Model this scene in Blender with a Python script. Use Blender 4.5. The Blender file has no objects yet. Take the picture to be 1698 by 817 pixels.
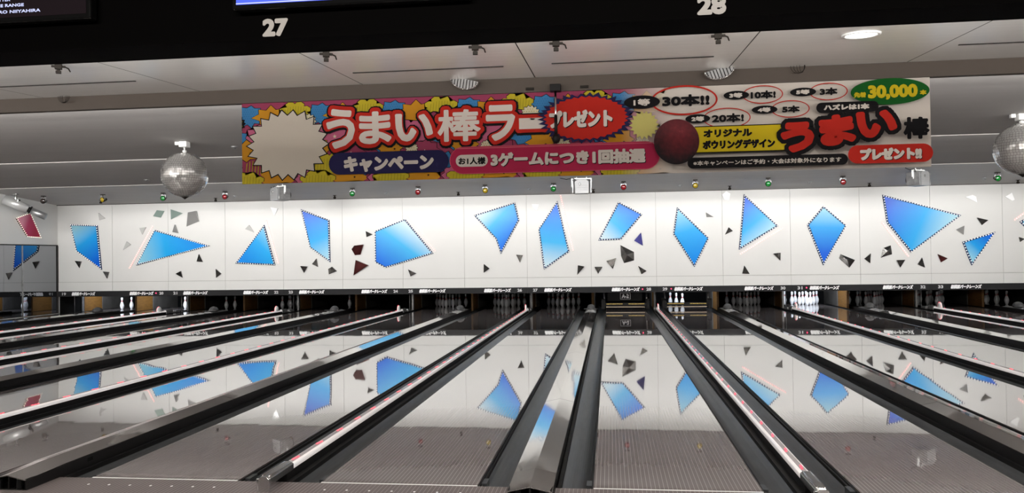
import bpy, bmesh, math, random
from mathutils import Vector, Matrix

DATA = {'A': 0.8313,
 'BAN': (-1.681, 5.373, 2.327, 3.198),
 'BLUE': [([(-13.488, 2.594), (-12.702, 2.553), (-12.579, 1.35), (-13.303, 1.863)], [(-13.383, 2.485), (-12.681, 1.498)], 0),
          ([(-10.859, 2.379), (-9.266, 1.937), (-11.393, 1.447)], [(-11.279, 1.533), (-9.432, 1.98)], 3), ([(-7.549, 2.432), (-7.263, 1.394), (-8.337, 1.451)], [(-7.295, 2.292), (-8.154, 1.493)], 3),
          ([(-6.387, 2.873), (-5.642, 2.586), (-5.625, 1.487), (-6.15, 1.863)], [(-5.732, 1.462), (-6.285, 2.874)], 1),
          ([(-4.247, 2.248), (-3.419, 2.552), (-2.676, 1.645), (-3.98, 1.279), (-4.244, 1.42)], [(-3.308, 2.442), (-4.118, 1.374)], 2),
          ([(-1.393, 2.644), (-0.34, 2.947), (-0.236, 2.51), (-0.714, 1.665), (-0.825, 2.014)], [(-1.291, 2.672), (-0.528, 1.926)], 2),
          ([(0.837, 2.934), (1.12, 1.639), (0.489, 1.205), (0.362, 2.236)], [(0.625, 1.216), (0.812, 2.811)], 2), ([(2.515, 2.898), (3.082, 2.586), (2.539, 1.96), (2.005, 1.947)], [(2.125, 1.95), (2.929, 2.767)], 2),
          ([(4.08, 2.694), (4.834, 1.922), (4.484, 1.236), (3.978, 2.062)], [(4.078, 2.662), (4.469, 1.332)], 3), ([(5.829, 3.003), (6.611, 2.225), (5.693, 1.673)], [(6.433, 2.056), (5.78, 2.868)], 1),
          ([(7.825, 2.666), (8.344, 2.193), (7.8, 1.246), (7.446, 2.228)], [(7.867, 2.648), (7.801, 1.479)], 0), ([(9.344, 2.931), (11.14, 2.397), (9.984, 1.525), (9.433, 2.261)], [(10.945, 2.133), (9.406, 2.788)], 1),
          ([(11.278, 1.703), (11.968, 1.927), (11.456, 1.201)], [(11.367, 1.352), (11.886, 1.885)], 0), ([(12.67, 2.21), (13.263, 2.551), (13.146, 1.68)], [(12.759, 2.331), (13.148, 1.787)], 0)],
 'CAM': {'f': 1313.62, 'loc': [2.2537, -5.1562, 1.5051], 'r': [0.992357, 0.122658, -0.01353], 'u': [0.014997, -0.011041, 0.999827], 'w': [-0.122487, 0.992388, 0.012796]},
 'DET': [[-7.966, 15.534, 3.273], [-3.721, 15.633, 3.265], [0.185, 15.459, 3.279], [4.078, 15.509, 3.275], [7.259, 15.521, 3.274], [11.402, 15.519, 3.274], [-7.52, 10.624, 3.246], [-3.464, 6.425, 3.258]],
 'MINI': [[-12.062, 15.706, 3.26], [-8.672, 15.813, 3.251], [-5.226, 15.832, 3.249], [-1.762, 15.768, 3.255], [1.847, 15.848, 3.248], [5.353, 15.834, 3.249], [8.814, 15.881, 3.246], [12.37, 15.957, 3.239]],
 'PINK': [[(-10.944, 2.535), (-11.673, 1.322)], [(-7.48, 2.642), (-7.132, 1.413)], [(-3.379, 2.683), (-2.563, 1.692)], [(0.941, 3.155), (1.261, 1.658)], [(6.781, 2.163), (5.69, 1.495)], [(9.277, 2.273), (9.914, 1.381)],
          [(12.499, 2.267), (12.732, 2.439)]],
 'PRIZE': [('1等', (2.598, 3.05, 0.36, 0.136), (2.596, 3.048, 0.164, 0.072), (3.017, 3.054, 0.661, 0.303), '30本!!', (3.033, 3.051, 0.467, 0.121), 0.018),
           ('2等', (3.148, 2.862, 0.243, 0.089), (3.148, 2.86, 0.125, 0.051), (3.432, 2.86, 0.463, 0.205), '20本!', (3.442, 2.859, 0.312, 0.091), 0.01),
           ('3等', (3.527, 3.082, 0.247, 0.088), (3.522, 3.081, 0.126, 0.05), (3.782, 3.08, 0.392, 0.183), '10本!', (3.786, 3.077, 0.242, 0.083), 0.01),
           ('4等', (3.797, 2.927, 0.248, 0.083), (3.792, 2.926, 0.122, 0.048), (4.044, 2.926, 0.367, 0.173), '5本', (4.048, 2.923, 0.169, 0.072), 0.01),
           ('5等', (4.166, 3.087, 0.248, 0.086), (4.163, 3.087, 0.127, 0.047), (4.406, 3.083, 0.363, 0.174), '3本', (4.406, 3.083, 0.168, 0.075), 0.01)],
 'RED': [(15.292, 2.898), (15.695, 2.241), (15.192, 2.262), (14.789, 2.74)],
 'SMALL': [([(-12.623, 2.951), (-12.424, 2.787), (-12.611, 2.739)], 'L'), ([(-10.79, 2.993), (-10.574, 2.967), (-10.691, 2.775), (-10.919, 2.823)], 'G'), ([(-10.346, 3.005), (-10.006, 2.891), (-10.371, 2.718)], 'G'),
           ([(-9.824, 2.908), (-9.574, 2.947), (-9.509, 2.645), (-9.895, 2.504)], 'M'), ([(-10.236, 2.565), (-10.147, 2.314), (-10.329, 2.353)], 'M'), ([(-11.335, 2.486), (-11.143, 2.504), (-11.269, 2.291)], 'L'),
           ([(-11.874, 1.85), (-11.622, 2.008), (-11.744, 2.1)], 'L'), ([(-13.374, 1.555), (-13.18, 1.536), (-13.253, 1.34)], 'D'), ([(-12.498, 1.234), (-12.306, 1.216), (-12.378, 1.022)], 'D'),
           ([(-10.232, 1.141), (-10.071, 1.216), (-10.026, 1.023)], 'D'), ([(-9.513, 1.699), (-9.403, 1.473), (-9.593, 1.487)], 'D'), ([(-9.0, 1.266), (-8.84, 1.129), (-9.003, 1.013)], 'D'),
           ([(-8.104, 2.399), (-7.981, 2.511), (-7.847, 2.298)], 'L'), ([(-6.461, 1.321), (-6.256, 1.306), (-6.366, 1.123)], 'D'), ([(-5.988, 1.525), (-5.952, 1.286), (-6.125, 1.372)], 'D'),
           ([(-5.644, 1.228), (-5.535, 1.289), (-5.397, 1.163), (-5.637, 1.074)], 'D'), ([(-4.538, 2.275), (-4.347, 2.18), (-4.528, 2.108)], 'D'),
           ([(-4.865, 1.876), (-4.607, 1.901), (-4.705, 1.621), (-4.868, 1.606), (-4.952, 1.774)], 'R'), ([(-4.826, 1.468), (-4.472, 1.319), (-4.917, 1.041)], 'R'),
           ([(-3.335, 1.187), (-3.104, 1.074), (-3.274, 0.99)], 'D'), ([(-1.193, 1.314), (-1.041, 1.189), (-1.208, 1.07)], 'D'), ([(-0.299, 1.558), (-0.111, 1.544), (-0.196, 1.335)], 'D'),
           ([(1.388, 1.247), (1.562, 1.212), (1.364, 0.981)], 'D'), ([(1.834, 1.197), (2.045, 1.198), (1.93, 1.008)], 'D'), ([(2.155, 1.356), (2.422, 1.433), (2.33, 1.131)], 'D'),
           ([(2.537, 1.779), (2.898, 1.586), (2.898, 1.363), (2.629, 1.292), (2.553, 1.48)], 'B'), ([(3.094, 2.108), (3.14, 1.75), (2.906, 1.893)], 'N'), ([(3.002, 1.212), (3.227, 1.072), (3.09, 0.987)], 'D'),
           ([(4.808, 2.612), (5.009, 2.489), (4.825, 2.486)], 'M'), ([(5.394, 2.207), (5.502, 2.107), (5.297, 2.011)], 'D'), ([(6.523, 1.492), (6.713, 1.513), (6.71, 1.306)], 'D'),
           ([(5.779, 1.189), (5.917, 0.965), (5.726, 0.975)], 'D'), ([(8.232, 1.454), (8.591, 1.295), (8.448, 1.1), (8.193, 1.346)], 'B'), ([(8.976, 1.462), (8.971, 1.208), (8.819, 1.326)], 'D'),
           ([(9.301, 1.599), (9.484, 1.665), (9.51, 1.436), (9.234, 1.351)], 'B'), ([(9.616, 1.281), (9.824, 1.287), (9.71, 1.088)], 'D'), ([(10.24, 1.337), (10.315, 1.081), (10.135, 1.167)], 'D'),
           ([(10.627, 1.421), (10.869, 1.31), (10.706, 1.21)], 'R'), ([(11.28, 2.14), (11.268, 1.912), (11.088, 2.047)], 'M'), ([(11.593, 2.341), (11.858, 2.273), (11.713, 2.15)], 'D'),
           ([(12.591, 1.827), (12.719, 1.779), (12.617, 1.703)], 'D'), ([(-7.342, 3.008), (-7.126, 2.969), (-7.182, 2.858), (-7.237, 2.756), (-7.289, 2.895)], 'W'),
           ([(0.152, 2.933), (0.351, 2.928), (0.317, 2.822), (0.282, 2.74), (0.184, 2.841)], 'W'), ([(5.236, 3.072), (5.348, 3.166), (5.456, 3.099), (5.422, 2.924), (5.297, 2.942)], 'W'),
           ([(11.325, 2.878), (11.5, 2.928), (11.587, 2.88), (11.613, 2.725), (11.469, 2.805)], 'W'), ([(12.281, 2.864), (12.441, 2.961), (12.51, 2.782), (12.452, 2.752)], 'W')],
 'TITLE': [('う', (-0.57, 2.89, 0.316, 0.426)), ('ま', (-0.192, 2.888, 0.353, 0.346)), ('い', (0.228, 2.878, 0.408, 0.295)), ('棒', (0.71, 2.882, 0.457, 0.335)), ('ラ', (1.148, 2.895, 0.307, 0.374)),
           ('ー', (1.479, 2.877, 0.276, 0.113))],
 'TX': {'ball': (2.933, 2.633, 0.447, 0.455),
        'bar': (3.8, 2.41, 1.414, 0.049),
        'bar_p': (3.803, 2.412, 1.535, 0.109),
        'bou': (5.21, 2.695, 0.24, 0.215),
        'bow': (3.538, 2.592, 0.7, 0.093),
        'burst': (2.03, 2.911, 1.016, 0.527),
        'camp': (-0.05, 2.506, 0.975, 0.169),
        'camp_p': (-0.054, 2.517, 1.3, 0.232),
        'game': (1.833, 2.512, 1.585, 0.148),
        'green': (4.978, 3.061, 0.73, 0.258),
        'hazure': (4.566, 2.921, 0.425, 0.059),
        'hazure_p': (4.574, 2.92, 0.584, 0.103),
        'hito': (0.844, 2.506, 0.285, 0.076),
        'hon': (5.282, 3.039, 0.061, 0.049),
        'n30000': (5.003, 3.053, 0.46, 0.146),
        'ori': (3.434, 2.705, 0.472, 0.08),
        'pink_p': (1.689, 2.514, 2.153, 0.273),
        'pinkw': (0.842, 2.509, 0.338, 0.125),
        'present': (1.978, 2.906, 0.646, 0.18),
        'red_p': (4.963, 2.453, 0.784, 0.178),
        'red_t': (4.966, 2.452, 0.57, 0.117),
        'senchaku': (4.699, 3.037, 0.113, 0.052),
        'star': (-1.161, 2.736, 0.948, 0.812),
        'ybox': (3.588, 2.646, 0.952, 0.27),
        'yburst': (2.618, 2.819, 0.302, 0.295)},
 'UMAI': [('う', (4.101, 2.646, 0.338, 0.324)), ('ま', (4.476, 2.7, 0.359, 0.322)), ('い', (4.846, 2.75, 0.392, 0.288))]}
P, A, YW = 3.49, DATA['A'], 16.45        # pair pitch, lane offset from the pair seam, back-wall distance
XL, XR = -4 * P, 4 * P                   # side walls
random.seed(7)
SC = bpy.context.scene
COL = SC.collection

# ---------------------------------------------------------------- camera, world, light, exposure
cd = DATA['CAM']
cam_data = bpy.data.cameras.new('camera')
cam_data.sensor_width = 36.0
cam_data.lens = cd['f'] * 36.0 / 1698.0
cam_data.clip_end = 200
cam = bpy.data.objects.new('camera', cam_data)
COL.objects.link(cam)
r, u, w = Vector(cd['r']), Vector(cd['u']), Vector(cd['w'])
m = Matrix((r, u, -w)).transposed().to_4x4()
m.translation = Vector(cd['loc'])
cam.matrix_world = m
SC.camera = cam
world = bpy.data.worlds.new('world')
world.use_nodes = True
world.node_tree.nodes['Background'].inputs[0].default_value = (1.0, 0.94, 0.88, 1)
world.node_tree.nodes['Background'].inputs[1].default_value = 0.035
SC.world = world
SC.view_settings.view_transform = 'Standard'
SC.view_settings.look = 'None'
SC.view_settings.gamma = 1.0
SC.view_settings.exposure = 0.0
SC.view_settings.use_curve_mapping = False
SC.cycles.max_bounces = 8
SC.cycles.use_denoising = True


def area(name, loc, size, energy, direction, color=(1, 1, 1), spread=180):
    d = bpy.data.lights.new(name, 'AREA')
    d.shape = 'RECTANGLE'
    d.size, d.size_y = size
    d.energy = energy
    d.color = color
    d.spread = math.radians(spread)
    o = bpy.data.objects.new(name, d)
    COL.objects.link(o)
    o.location = loc
    z = -Vector(direction).normalized()
    x = Vector((1, 0, 0))
    y = z.cross(x)
    o.rotation_euler = Matrix((x, y, z)).transposed().to_euler()
    return o


# cove tubes behind the fascia and behind the two ceiling lips, the pit lamps, hall lamps behind the bowlers, added fill strips behind the console
WX = (XL + XR) / 2
area('cove_light', (WX, 3.12, 3.36), (27.5, .06), 900, (0, 1, .3), (1, .97, .95), 150)
area('cove_light', (WX, 7.30, 3.36), (27.5, .06), 640, (0, 1, .3), (1, .97, .95), 150)
area('cove_light', (WX, 11.27, 3.42), (27.5, .06), 190, (0, 1, .7), (1, .98, .96), 130)
area('cove_light', (WX, 11.27, 3.38), (27.5, .14), 450, (0, 1, -.46), (1, .99, .975), 110)
area('hall_fill_light', (WX, -1.22, 2.70), (27, .10), 75, (0, 1, -.1), (1, .95, .90))  # added unseen strip behind the console, brightens banner and fascia
area('soffit_fill_uplight', (WX, -1.45, 2.592), (27, .05), 1250, (0, .6, 1), (1, .97, .94))  # added unseen strip that brightens the soffit
area('hall_fill_light', (2.2, -8.5, 3.5), (9, .4), 190, (0, 1, -.16), (1, .94, .88), 100)
for lane_n, e in ((31, 60), (29, 34), (28, 8), (20, 60), (19, 50)):
    k = (lane_n - 27) // 2
    xc = k * P + (A if lane_n % 2 else P - A)
    area('pit_light', (xc, 17.72, .85), (.9, .06), e * .6, (0, .75, -1), (.80, .88, 1))


# ---------------------------------------------------------------- helpers
def nodes(name):
    mt = bpy.data.materials.new(name)
    mt.use_nodes = True
    nt = mt.node_tree
    b = nt.nodes['Principled BSDF']
    return mt, nt, b


def mat(name, col, rough=.5, metal=0., coat=0., emit=0., spec=.5, noise=0., scale=8., stretch=None):
    mt, nt, b = nodes(name)
    b.inputs['Base Color'].default_value = (*col, 1)
    b.inputs['Roughness'].default_value = rough
    b.inputs['Metallic'].default_value = metal
    b.inputs['Coat Weight'].default_value = coat
    b.inputs['Coat Roughness'].default_value = .04
    b.inputs['Specular IOR Level'].default_value = spec
    if emit:
        b.inputs['Emission Color'].default_value = (*col, 1)
        b.inputs['Emission Strength'].default_value = emit
    if noise:
        tc = nt.nodes.new('ShaderNodeTexCoord')
        mp = nt.nodes.new('ShaderNodeMapping')
        mp.inputs['Scale'].default_value = stretch or (1, 1, 1)
        nz = nt.nodes.new('ShaderNodeTexNoise')
        nz.inputs['Scale'].default_value = scale
        nz.inputs['Detail'].default_value = 5
        rp = nt.nodes.new('ShaderNodeValToRGB')
        rp.color_ramp.elements[0].position = .3
        rp.color_ramp.elements[1].position = .7
        rp.color_ramp.elements[0].color = (*[c * (1 - noise) for c in col], 1)
        rp.color_ramp.elements[1].color = (*[min(1, c * (1 + noise)) for c in col], 1)
        nt.links.new(tc.outputs['Object'], mp.inputs[0])
        nt.links.new(mp.outputs[0], nz.inputs['Vector'])
        nt.links.new(nz.outputs['Fac'], rp.inputs[0])
        nt.links.new(rp.outputs[0], b.inputs['Base Color'])
    return mt


def polished(name, base_nodes, stops, rough=.03, tint=(1, 1, 1), bump=0., bump_scale=(3, 1, 1)):
    """A polished surface: base colour under a clear finish whose mirror share rises towards grazing view (stops on Facing)."""
    mt, nt, b = nodes(name)
    b.inputs['Roughness'].default_value = .55
    b.inputs['Specular IOR Level'].default_value = .1
    base_nodes(nt, b)
    gl = nt.nodes.new('ShaderNodeBsdfGlossy')
    gl.inputs['Roughness'].default_value = rough
    gl.inputs['Color'].default_value = (*tint, 1)
    lw = nt.nodes.new('ShaderNodeLayerWeight')
    lw.inputs['Blend'].default_value = .5
    rp = nt.nodes.new('ShaderNodeValToRGB')
    el = rp.color_ramp.elements
    el[0].position, el[0].color = stops[0][0], (*[stops[0][1]] * 3, 1)
    el[1].position, el[1].color = stops[-1][0], (*[stops[-1][1]] * 3, 1)
    for ps, v in stops[1:-1]:
        e = el.new(ps)
        e.color = (v, v, v, 1)
    mx = nt.nodes.new('ShaderNodeMixShader')
    nt.links.new(lw.outputs['Facing'], rp.inputs[0])
    nt.links.new(rp.outputs[0], mx.inputs[0])
    nt.links.new(b.outputs[0], mx.inputs[1])
    nt.links.new(gl.outputs[0], mx.inputs[2])
    nt.links.new(mx.outputs[0], nt.nodes['Material Output'].inputs[0])
    if bump:
        tc = nt.nodes.new('ShaderNodeTexCoord')
        mp = nt.nodes.new('ShaderNodeMapping')
        mp.inputs['Scale'].default_value = bump_scale
        nz = nt.nodes.new('ShaderNodeTexNoise')
        nz.inputs['Scale'].default_value = 1.0
        nz.inputs['Detail'].default_value = 2
        bp = nt.nodes.new('ShaderNodeBump')
        bp.inputs['Strength'].default_value = bump
        bp.inputs['Distance'].default_value = .01
        nt.links.new(tc.outputs['Object'], mp.inputs[0])
        nt.links.new(mp.outputs[0], nz.inputs['Vector'])
        nt.links.new(nz.outputs['Fac'], bp.inputs['Height'])
        nt.links.new(bp.outputs[0], gl.inputs['Normal'])
        nt.links.new(bp.outputs[0], lw.inputs['Normal'])
    return mt


class MB:
    """Collects shapes; build() links them as ONE mesh object."""

    def __init__(s):
        s.bm = bmesh.new()

    def poly(s, pts, mi=0):
        f = s.bm.faces.new([s.bm.verts.new(p) for p in pts])
        f.material_index = mi
        return f

    def box(s, x0, x1, y0, y1, z0, z1, mi=0, M=None):
        v = [s.bm.verts.new(p) for p in ((x0, y0, z0), (x1, y0, z0), (x1, y1, z0), (x0, y1, z0), (x0, y0, z1), (x1, y0, z1), (x1, y1, z1), (x0, y1, z1))]
        for q in ((3, 2, 1, 0), (4, 5, 6, 7), (0, 1, 5, 4), (1, 2, 6, 5), (2, 3, 7, 6), (3, 0, 4, 7)):
            s.bm.faces.new([v[i] for i in q]).material_index = mi
        if M:
            bmesh.ops.transform(s.bm, matrix=M, verts=v)
        return s

    def extrude(s, prof, y0, y1, mi=0, cap=True):
        """closed profile in XZ swept along Y"""
        a = [s.bm.verts.new((x, y0, z)) for x, z in prof]
        b = [s.bm.verts.new((x, y1, z)) for x, z in prof]
        n = len(prof)
        for i in range(n):
            s.bm.faces.new((a[i], a[(i + 1) % n], b[(i + 1) % n], b[i])).material_index = mi
        if cap:
            s.bm.faces.new(a).material_index = mi
            s.bm.faces.new(b[::-1]).material_index = mi
        return s

    def lathe(s, prof, n=20, mis=None, M=None, cap=True):
        """(r, z) profile turned round Z"""
        rings = []
        vs = []
        for rr, z in prof:
            if rr < 1e-6:
                ring = [s.bm.verts.new((0, 0, z))]
            else:
                ring = [s.bm.verts.new((rr * math.cos(2 * math.pi * i / n), rr * math.sin(2 * math.pi * i / n), z)) for i in range(n)]
            rings.append(ring)
            vs += ring
        for j in range(len(rings) - 1):
            p, q = rings[j], rings[j + 1]
            mi = mis[j] if mis else 0
            for i in range(n):
                i2 = (i + 1) % n
                if len(p) == 1 and len(q) == 1:
                    continue
                if len(p) == 1:
                    f = s.bm.faces.new((p[0], q[i2], q[i]))
                elif len(q) == 1:
                    f = s.bm.faces.new((p[i], p[i2], q[0]))
                else:
                    f = s.bm.faces.new((p[i], p[i2], q[i2], q[i]))
                f.material_index = mi
                f.smooth = True
        if cap:
            for ring in (rings[0][::-1], rings[-1]):
                if len(ring) > 2:
                    s.bm.faces.new(ring)
        if M:
            bmesh.ops.transform(s.bm, matrix=M, verts=vs)
        return s

    def rod(s, a, b, rad, n=10, mi=0):
        a, b = Vector(a), Vector(b)
        M = Matrix.Translation(a) @ (b - a).to_track_quat('Z', 'Y').to_matrix().to_4x4()
        L = (b - a).length
        return s.lathe([(rad, 0), (rad, L)], n, [mi], M)

    def tube(s, pts, rad, n=6):
        for a, b in zip(pts, pts[1:]):
            s.rod(a, b, rad, n)
        return s

    def prism(s, pts, y0, y1, mi=0, mi_side=None, dy=None):
        """polygon given in XZ; back at y1, front at y0 (+ optional offset per corner)"""
        dy = dy or [0] * len(pts)
        a = [s.bm.verts.new((x, y0 + d, z)) for (x, z), d in zip(pts, dy)]
        b = [s.bm.verts.new((x, y1, z)) for x, z in pts]
        n = len(pts)
        s.bm.faces.new(a).material_index = mi
        s.bm.faces.new(b[::-1]).material_index = mi
        for i in range(n):
            s.bm.faces.new((a[i], b[i], b[(i + 1) % n], a[(i + 1) % n])).material_index = mi if mi_side is None else mi_side
        return s

    def bead(s, c, r, mi=0):
        v = [s.bm.verts.new((c[0] + d[0] * r, c[1] + d[1] * r, c[2] + d[2] * r)) for d in ((1, 0, 0), (0, 1, 0), (-1, 0, 0), (0, -1, 0), (0, 0, 1), (0, 0, -1))]
        for i in range(4):
            s.bm.faces.new((v[i], v[(i + 1) % 4], v[4])).material_index = mi
            s.bm.faces.new((v[(i + 1) % 4], v[i], v[5])).material_index = mi

    def build(s, name, mats, parent=None, bevel=0., loc=None, smooth=False):
        bmesh.ops.recalc_face_normals(s.bm, faces=s.bm.faces)
        me = bpy.data.meshes.new(name)
        s.bm.to_mesh(me)
        s.bm.free()
        for q in (mats if isinstance(mats, (list, tuple)) else [mats]):
            me.materials.append(q)
        if smooth:
            for f in me.polygons:
                f.use_smooth = True
        o = bpy.data.objects.new(name, me)
        COL.objects.link(o)
        if parent:
            o.parent = parent
        if loc:
            o.location = loc
        if bevel:
            md = o.modifiers.new('bevel', 'BEVEL')
            md.width = bevel
            md.segments = 2
            md.limit_method = 'ANGLE'
        return o


def tag(o, label, cat, group=None):
    o['label'] = label
    o['category'] = cat
    if group:
        o['group'] = group
    return o


def thing(name, label, cat, loc=(0, 0, 0), group=None, rz=0):
    o = bpy.data.objects.new(name, None)
    o.empty_display_size = .05
    COL.objects.link(o)
    o.location = loc
    o.rotation_euler = (0, 0, rz)
    return tag(o, label, cat, group)


def struct(o):
    o['kind'] = 'structure'
    return o


def copy_tree(o, parent=None):
    c = o.copy()
    COL.objects.link(c)
    if parent:
        c.parent = parent
        c.matrix_parent_inverse = o.matrix_parent_inverse.copy()
    for ch in list(o.children):
        copy_tree(ch, c)
    return c


# lettering: glyph outlines as flat meshes, thickened by a rounded border of any width
_glyph = {}


def glyph(body):
    if body not in _glyph:
        cu = bpy.data.curves.new('lettering', 'FONT')
        cu.body = body
        cu.resolution_u = 3
        o = bpy.data.objects.new('lettering', cu)
        COL.objects.link(o)
        dg = bpy.context.evaluated_depsgraph_get()
        dg.update()
        me = bpy.data.meshes.new_from_object(o.evaluated_get(dg))
        vs = [(v.co.x, v.co.y) for v in me.vertices]
        fs = [tuple(p.vertices) for p in me.polygons]
        cnt = {}
        for f in fs:
            for a, b in zip(f, f[1:] + f[:1]):
                k = (min(a, b), max(a, b))
                cnt[k] = cnt.get(k, 0) + 1
        ed = [k for k, n in cnt.items() if n == 1]
        bpy.data.objects.remove(o)
        bpy.data.curves.remove(cu)
        bpy.data.meshes.remove(me)
        x0, x1 = min(v[0] for v in vs), max(v[0] for v in vs)
        y0, y1 = min(v[1] for v in vs), max(v[1] for v in vs)
        vs = [((v[0] - x0) / (x1 - x0) - .5, (v[1] - y0) / (y1 - y0) - .5) for v in vs]
        _glyph[body] = (vs, fs, ed)
    return _glyph[body]


def letters(mb, body, cx, cz, wd, ht, y, bold=0., shear=0., mi=0, rot=0., rel=True):
    """glyphs filling a box wd x ht centred at (cx, cz) in the XZ plane, facing -Y; `bold` widens every stroke by that many metres"""
    vs, fs, ed = glyph(body)
    w2, h2 = (wd - 2 * bold, ht - 2 * bold) if rel else (wd, ht)
    c, s_ = math.cos(rot), math.sin(rot)
    pts = []
    for x, z in vs:
        X, Z = x * w2 + shear * z * h2, z * h2
        pts.append((cx + c * X - s_ * Z, cz + s_ * X + c * Z))
    bv = [mb.bm.verts.new((x, y - .0009, z)) for x, z in pts]    # the fill lies just in front of its own border pieces
    for f in fs:
        try:
            mb.bm.faces.new([bv[i] for i in f]).material_index = mi
        except ValueError:
            pass
    if bold > 0:
        for q_, (a, b) in enumerate(ed):
            y2 = y - (q_ % 9) * 4e-5
            (ax, az), (bx_, bz) = pts[a], pts[b]
            dx, dz = bx_ - ax, bz - az
            L = math.hypot(dx, dz)
            if L < 1e-6:
                continue
            nx, nz = -dz / L * bold, dx / L * bold
            mb.poly([(ax + nx, y2, az + nz), (ax - nx, y2, az - nz), (bx_ - nx, y2, bz - nz), (bx_ + nx, y2, bz + nz)], mi)
        for q_, i in enumerate(sorted({i for e in ed for i in e})):
            y2 = y - .0004 - (q_ % 11) * 4e-5
            mb.poly([(pts[i][0] + bold * math.cos(t * math.pi / 4 + .39), y2, pts[i][1] + bold * math.sin(t * math.pi / 4 + .39)) for t in range(8)], mi)


# ---------------------------------------------------------------- materials
def lane_base(light, dark, n=39, width=1.0668):
    def go(nt, b):
        tc = nt.nodes.new('ShaderNodeTexCoord')
        sx = nt.nodes.new('ShaderNodeSeparateXYZ')
        nt.links.new(tc.outputs['Object'], sx.inputs[0])
        m1 = nt.nodes.new('ShaderNodeMath'); m1.operation = 'MULTIPLY'; m1.inputs[1].default_value = n / width
        m2 = nt.nodes.new('ShaderNodeMath'); m2.operation = 'FRACT'
        m3 = nt.nodes.new('ShaderNodeMath'); m3.operation = 'LESS_THAN'; m3.inputs[1].default_value = .13
        nt.links.new(sx.outputs['X'], m1.inputs[0])
        nt.links.new(m1.outputs[0], m2.inputs[0])
        nt.links.new(m2.outputs[0], m3.inputs[0])
        mp = nt.nodes.new('ShaderNodeMapping'); mp.inputs['Scale'].default_value = (60, 1.2, 1)
        nz = nt.nodes.new('ShaderNodeTexNoise'); nz.inputs['Scale'].default_value = 1.0
        nt.links.new(tc.outputs['Object'], mp.inputs[0]); nt.links.new(mp.outputs[0], nz.inputs['Vector'])
        mm = nt.nodes.new('ShaderNodeMix'); mm.data_type = 'RGBA'
        mm.inputs[6].default_value = (*[c * .86 for c in dark], 1); mm.inputs[7].default_value = (*[c * 1.14 for c in dark], 1)
        nt.links.new(nz.outputs['Fac'], mm.inputs[0])
        mx = nt.nodes.new('ShaderNodeMix'); mx.data_type = 'RGBA'
        mx.inputs[7].default_value = (*light, 1)
        nt.links.new(m3.outputs[0], mx.inputs[0]); nt.links.new(mm.outputs[2], mx.inputs[6])
        nt.links.new(mx.outputs[2], b.inputs['Base Color'])
    return go


def flat_base(col):
    def go(nt, b):
        b.inputs['Base Color'].default_value = (*col, 1)
    return go


M_LANE = polished('polished_lane', lane_base((.30, .275, .27), (.125, .103, .101)), [(0, .12), (.70, .22), (.80, .45), (.87, .72), (.95, .86), (1, .92)], .025, (.98, .98, .97), .10, (2.2, .5, 1))
M_APPR = polished('polished_approach', lane_base((.29, .265, .26), (.125, .103, .101)), [(0, .08), (.7, .14), (.8, .22), (1, .6)], .10)
M_COVER = polished('capping_metal', flat_base((.10, .09, .085)), [(0, .3), (.7, .42), (.85, .72), (1, .9)], .05, (.95, .94, .92), .12, (6, 1.2, 1))
M_GUT = mat('gutter_plastic', (.027, .029, .031), .36, spec=.55, noise=.35, scale=3, stretch=(8, 1.2, 8))
M_BLACK = mat('black_plastic', (.005, .0045, .0045), .5, spec=.2)
M_MATT = mat('black_matt', (.006, .006, .006), .9, spec=.1)
M_RIM = mat('dark_brown_edge', (.018, .011, .009), .35)
M_WHITE_TUBE = mat('white_tube', (1, .95, .94), .2, coat=.5, emit=.22)
M_GREY_STRIP = mat('grey_strip', (.33, .30, .30), .25)
M_RED_LED = mat('red_led', (1, .07, .11), emit=1.5)
M_BARREL = mat('bright_barrel', (.60, .60, .59), .3, .5)
M_CHROME = mat('brushed_chrome', (.62, .61, .60), .16, 1)
M_STEEL = mat('dull_steel', (.36, .36, .36), .35, .8, noise=.2, scale=12)
M_SILVER = mat('silver_paint', (.26, .26, .26), .5, .2)
M_HOOD = mat('hood_grey', (.045, .045, .046), .45)
M_WHITE = mat('white_paint', (.82, .82, .80), .4)
M_WALL = mat('white_laminate', (.63, .625, .605), .32, spec=.35, noise=.012, scale=1.5)
M_GROOVE = mat('groove_shadow_gap', (.33, .32, .30), .7)
M_CEIL = mat('ceiling_paint', (.40, .385, .37), .7, noise=.03, scale=2, stretch=(.4, 3, 1))
M_LIP = mat('lip_edge', (.75, .73, .70), .5)
M_FASCIA = mat('fascia_paint', (.050, .035, .024), .6)
M_SOFFIT = polished('soffit_laminate', flat_base((.86, .85, .82)), [(0, .06), (.7, .12), (.82, .26), (1, .4)], .2, (.94, .92, .89), .25, (1.0, 14, 1))
M_GAP = mat('seam_gap', (.02, .017, .015), .8)
M_MASK = mat('mask_board', (.014, .014, .015), .6, spec=.2)
M_WLET = mat('white_lettering', (.86, .86, .86), .5)
M_GLET = mat('grey_lettering', (.52, .52, .52), .5)
M_WOOD = mat('orange_plywood', (.16, .075, .014), .6, noise=.25, scale=5, stretch=(1, 1, 6))
M_GREYBOARD = mat('grey_board', (.07, .065, .058), .6, noise=.2, scale=4)
M_PIN = mat('pin_plastic', (.84, .85, .87), .22, coat=.5)
M_PINRED = mat('pin_red_stripe', (.55, .02, .02), .3)
M_GOLD = mat('worn_gold_strip', (.42, .29, .06), .4, noise=.7, scale=30)
M_TAN = mat('tan_bar', (.36, .28, .20), .5)
M_BULB = mat('bulb_tip', (1, .97, .92), .3, emit=.75)
M_BULB_PINK = mat('pink_bulb', (1, .50, .48), .3, emit=1.1)
M_PINKGLOW = mat('painted_pink_glow', (.90, .70, .68), .5)  # pink glow of the bulbs put into the strip's colour
M_NAVY = mat('navy_edge', (.015, .035, .10), .5, spec=.2)
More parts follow.
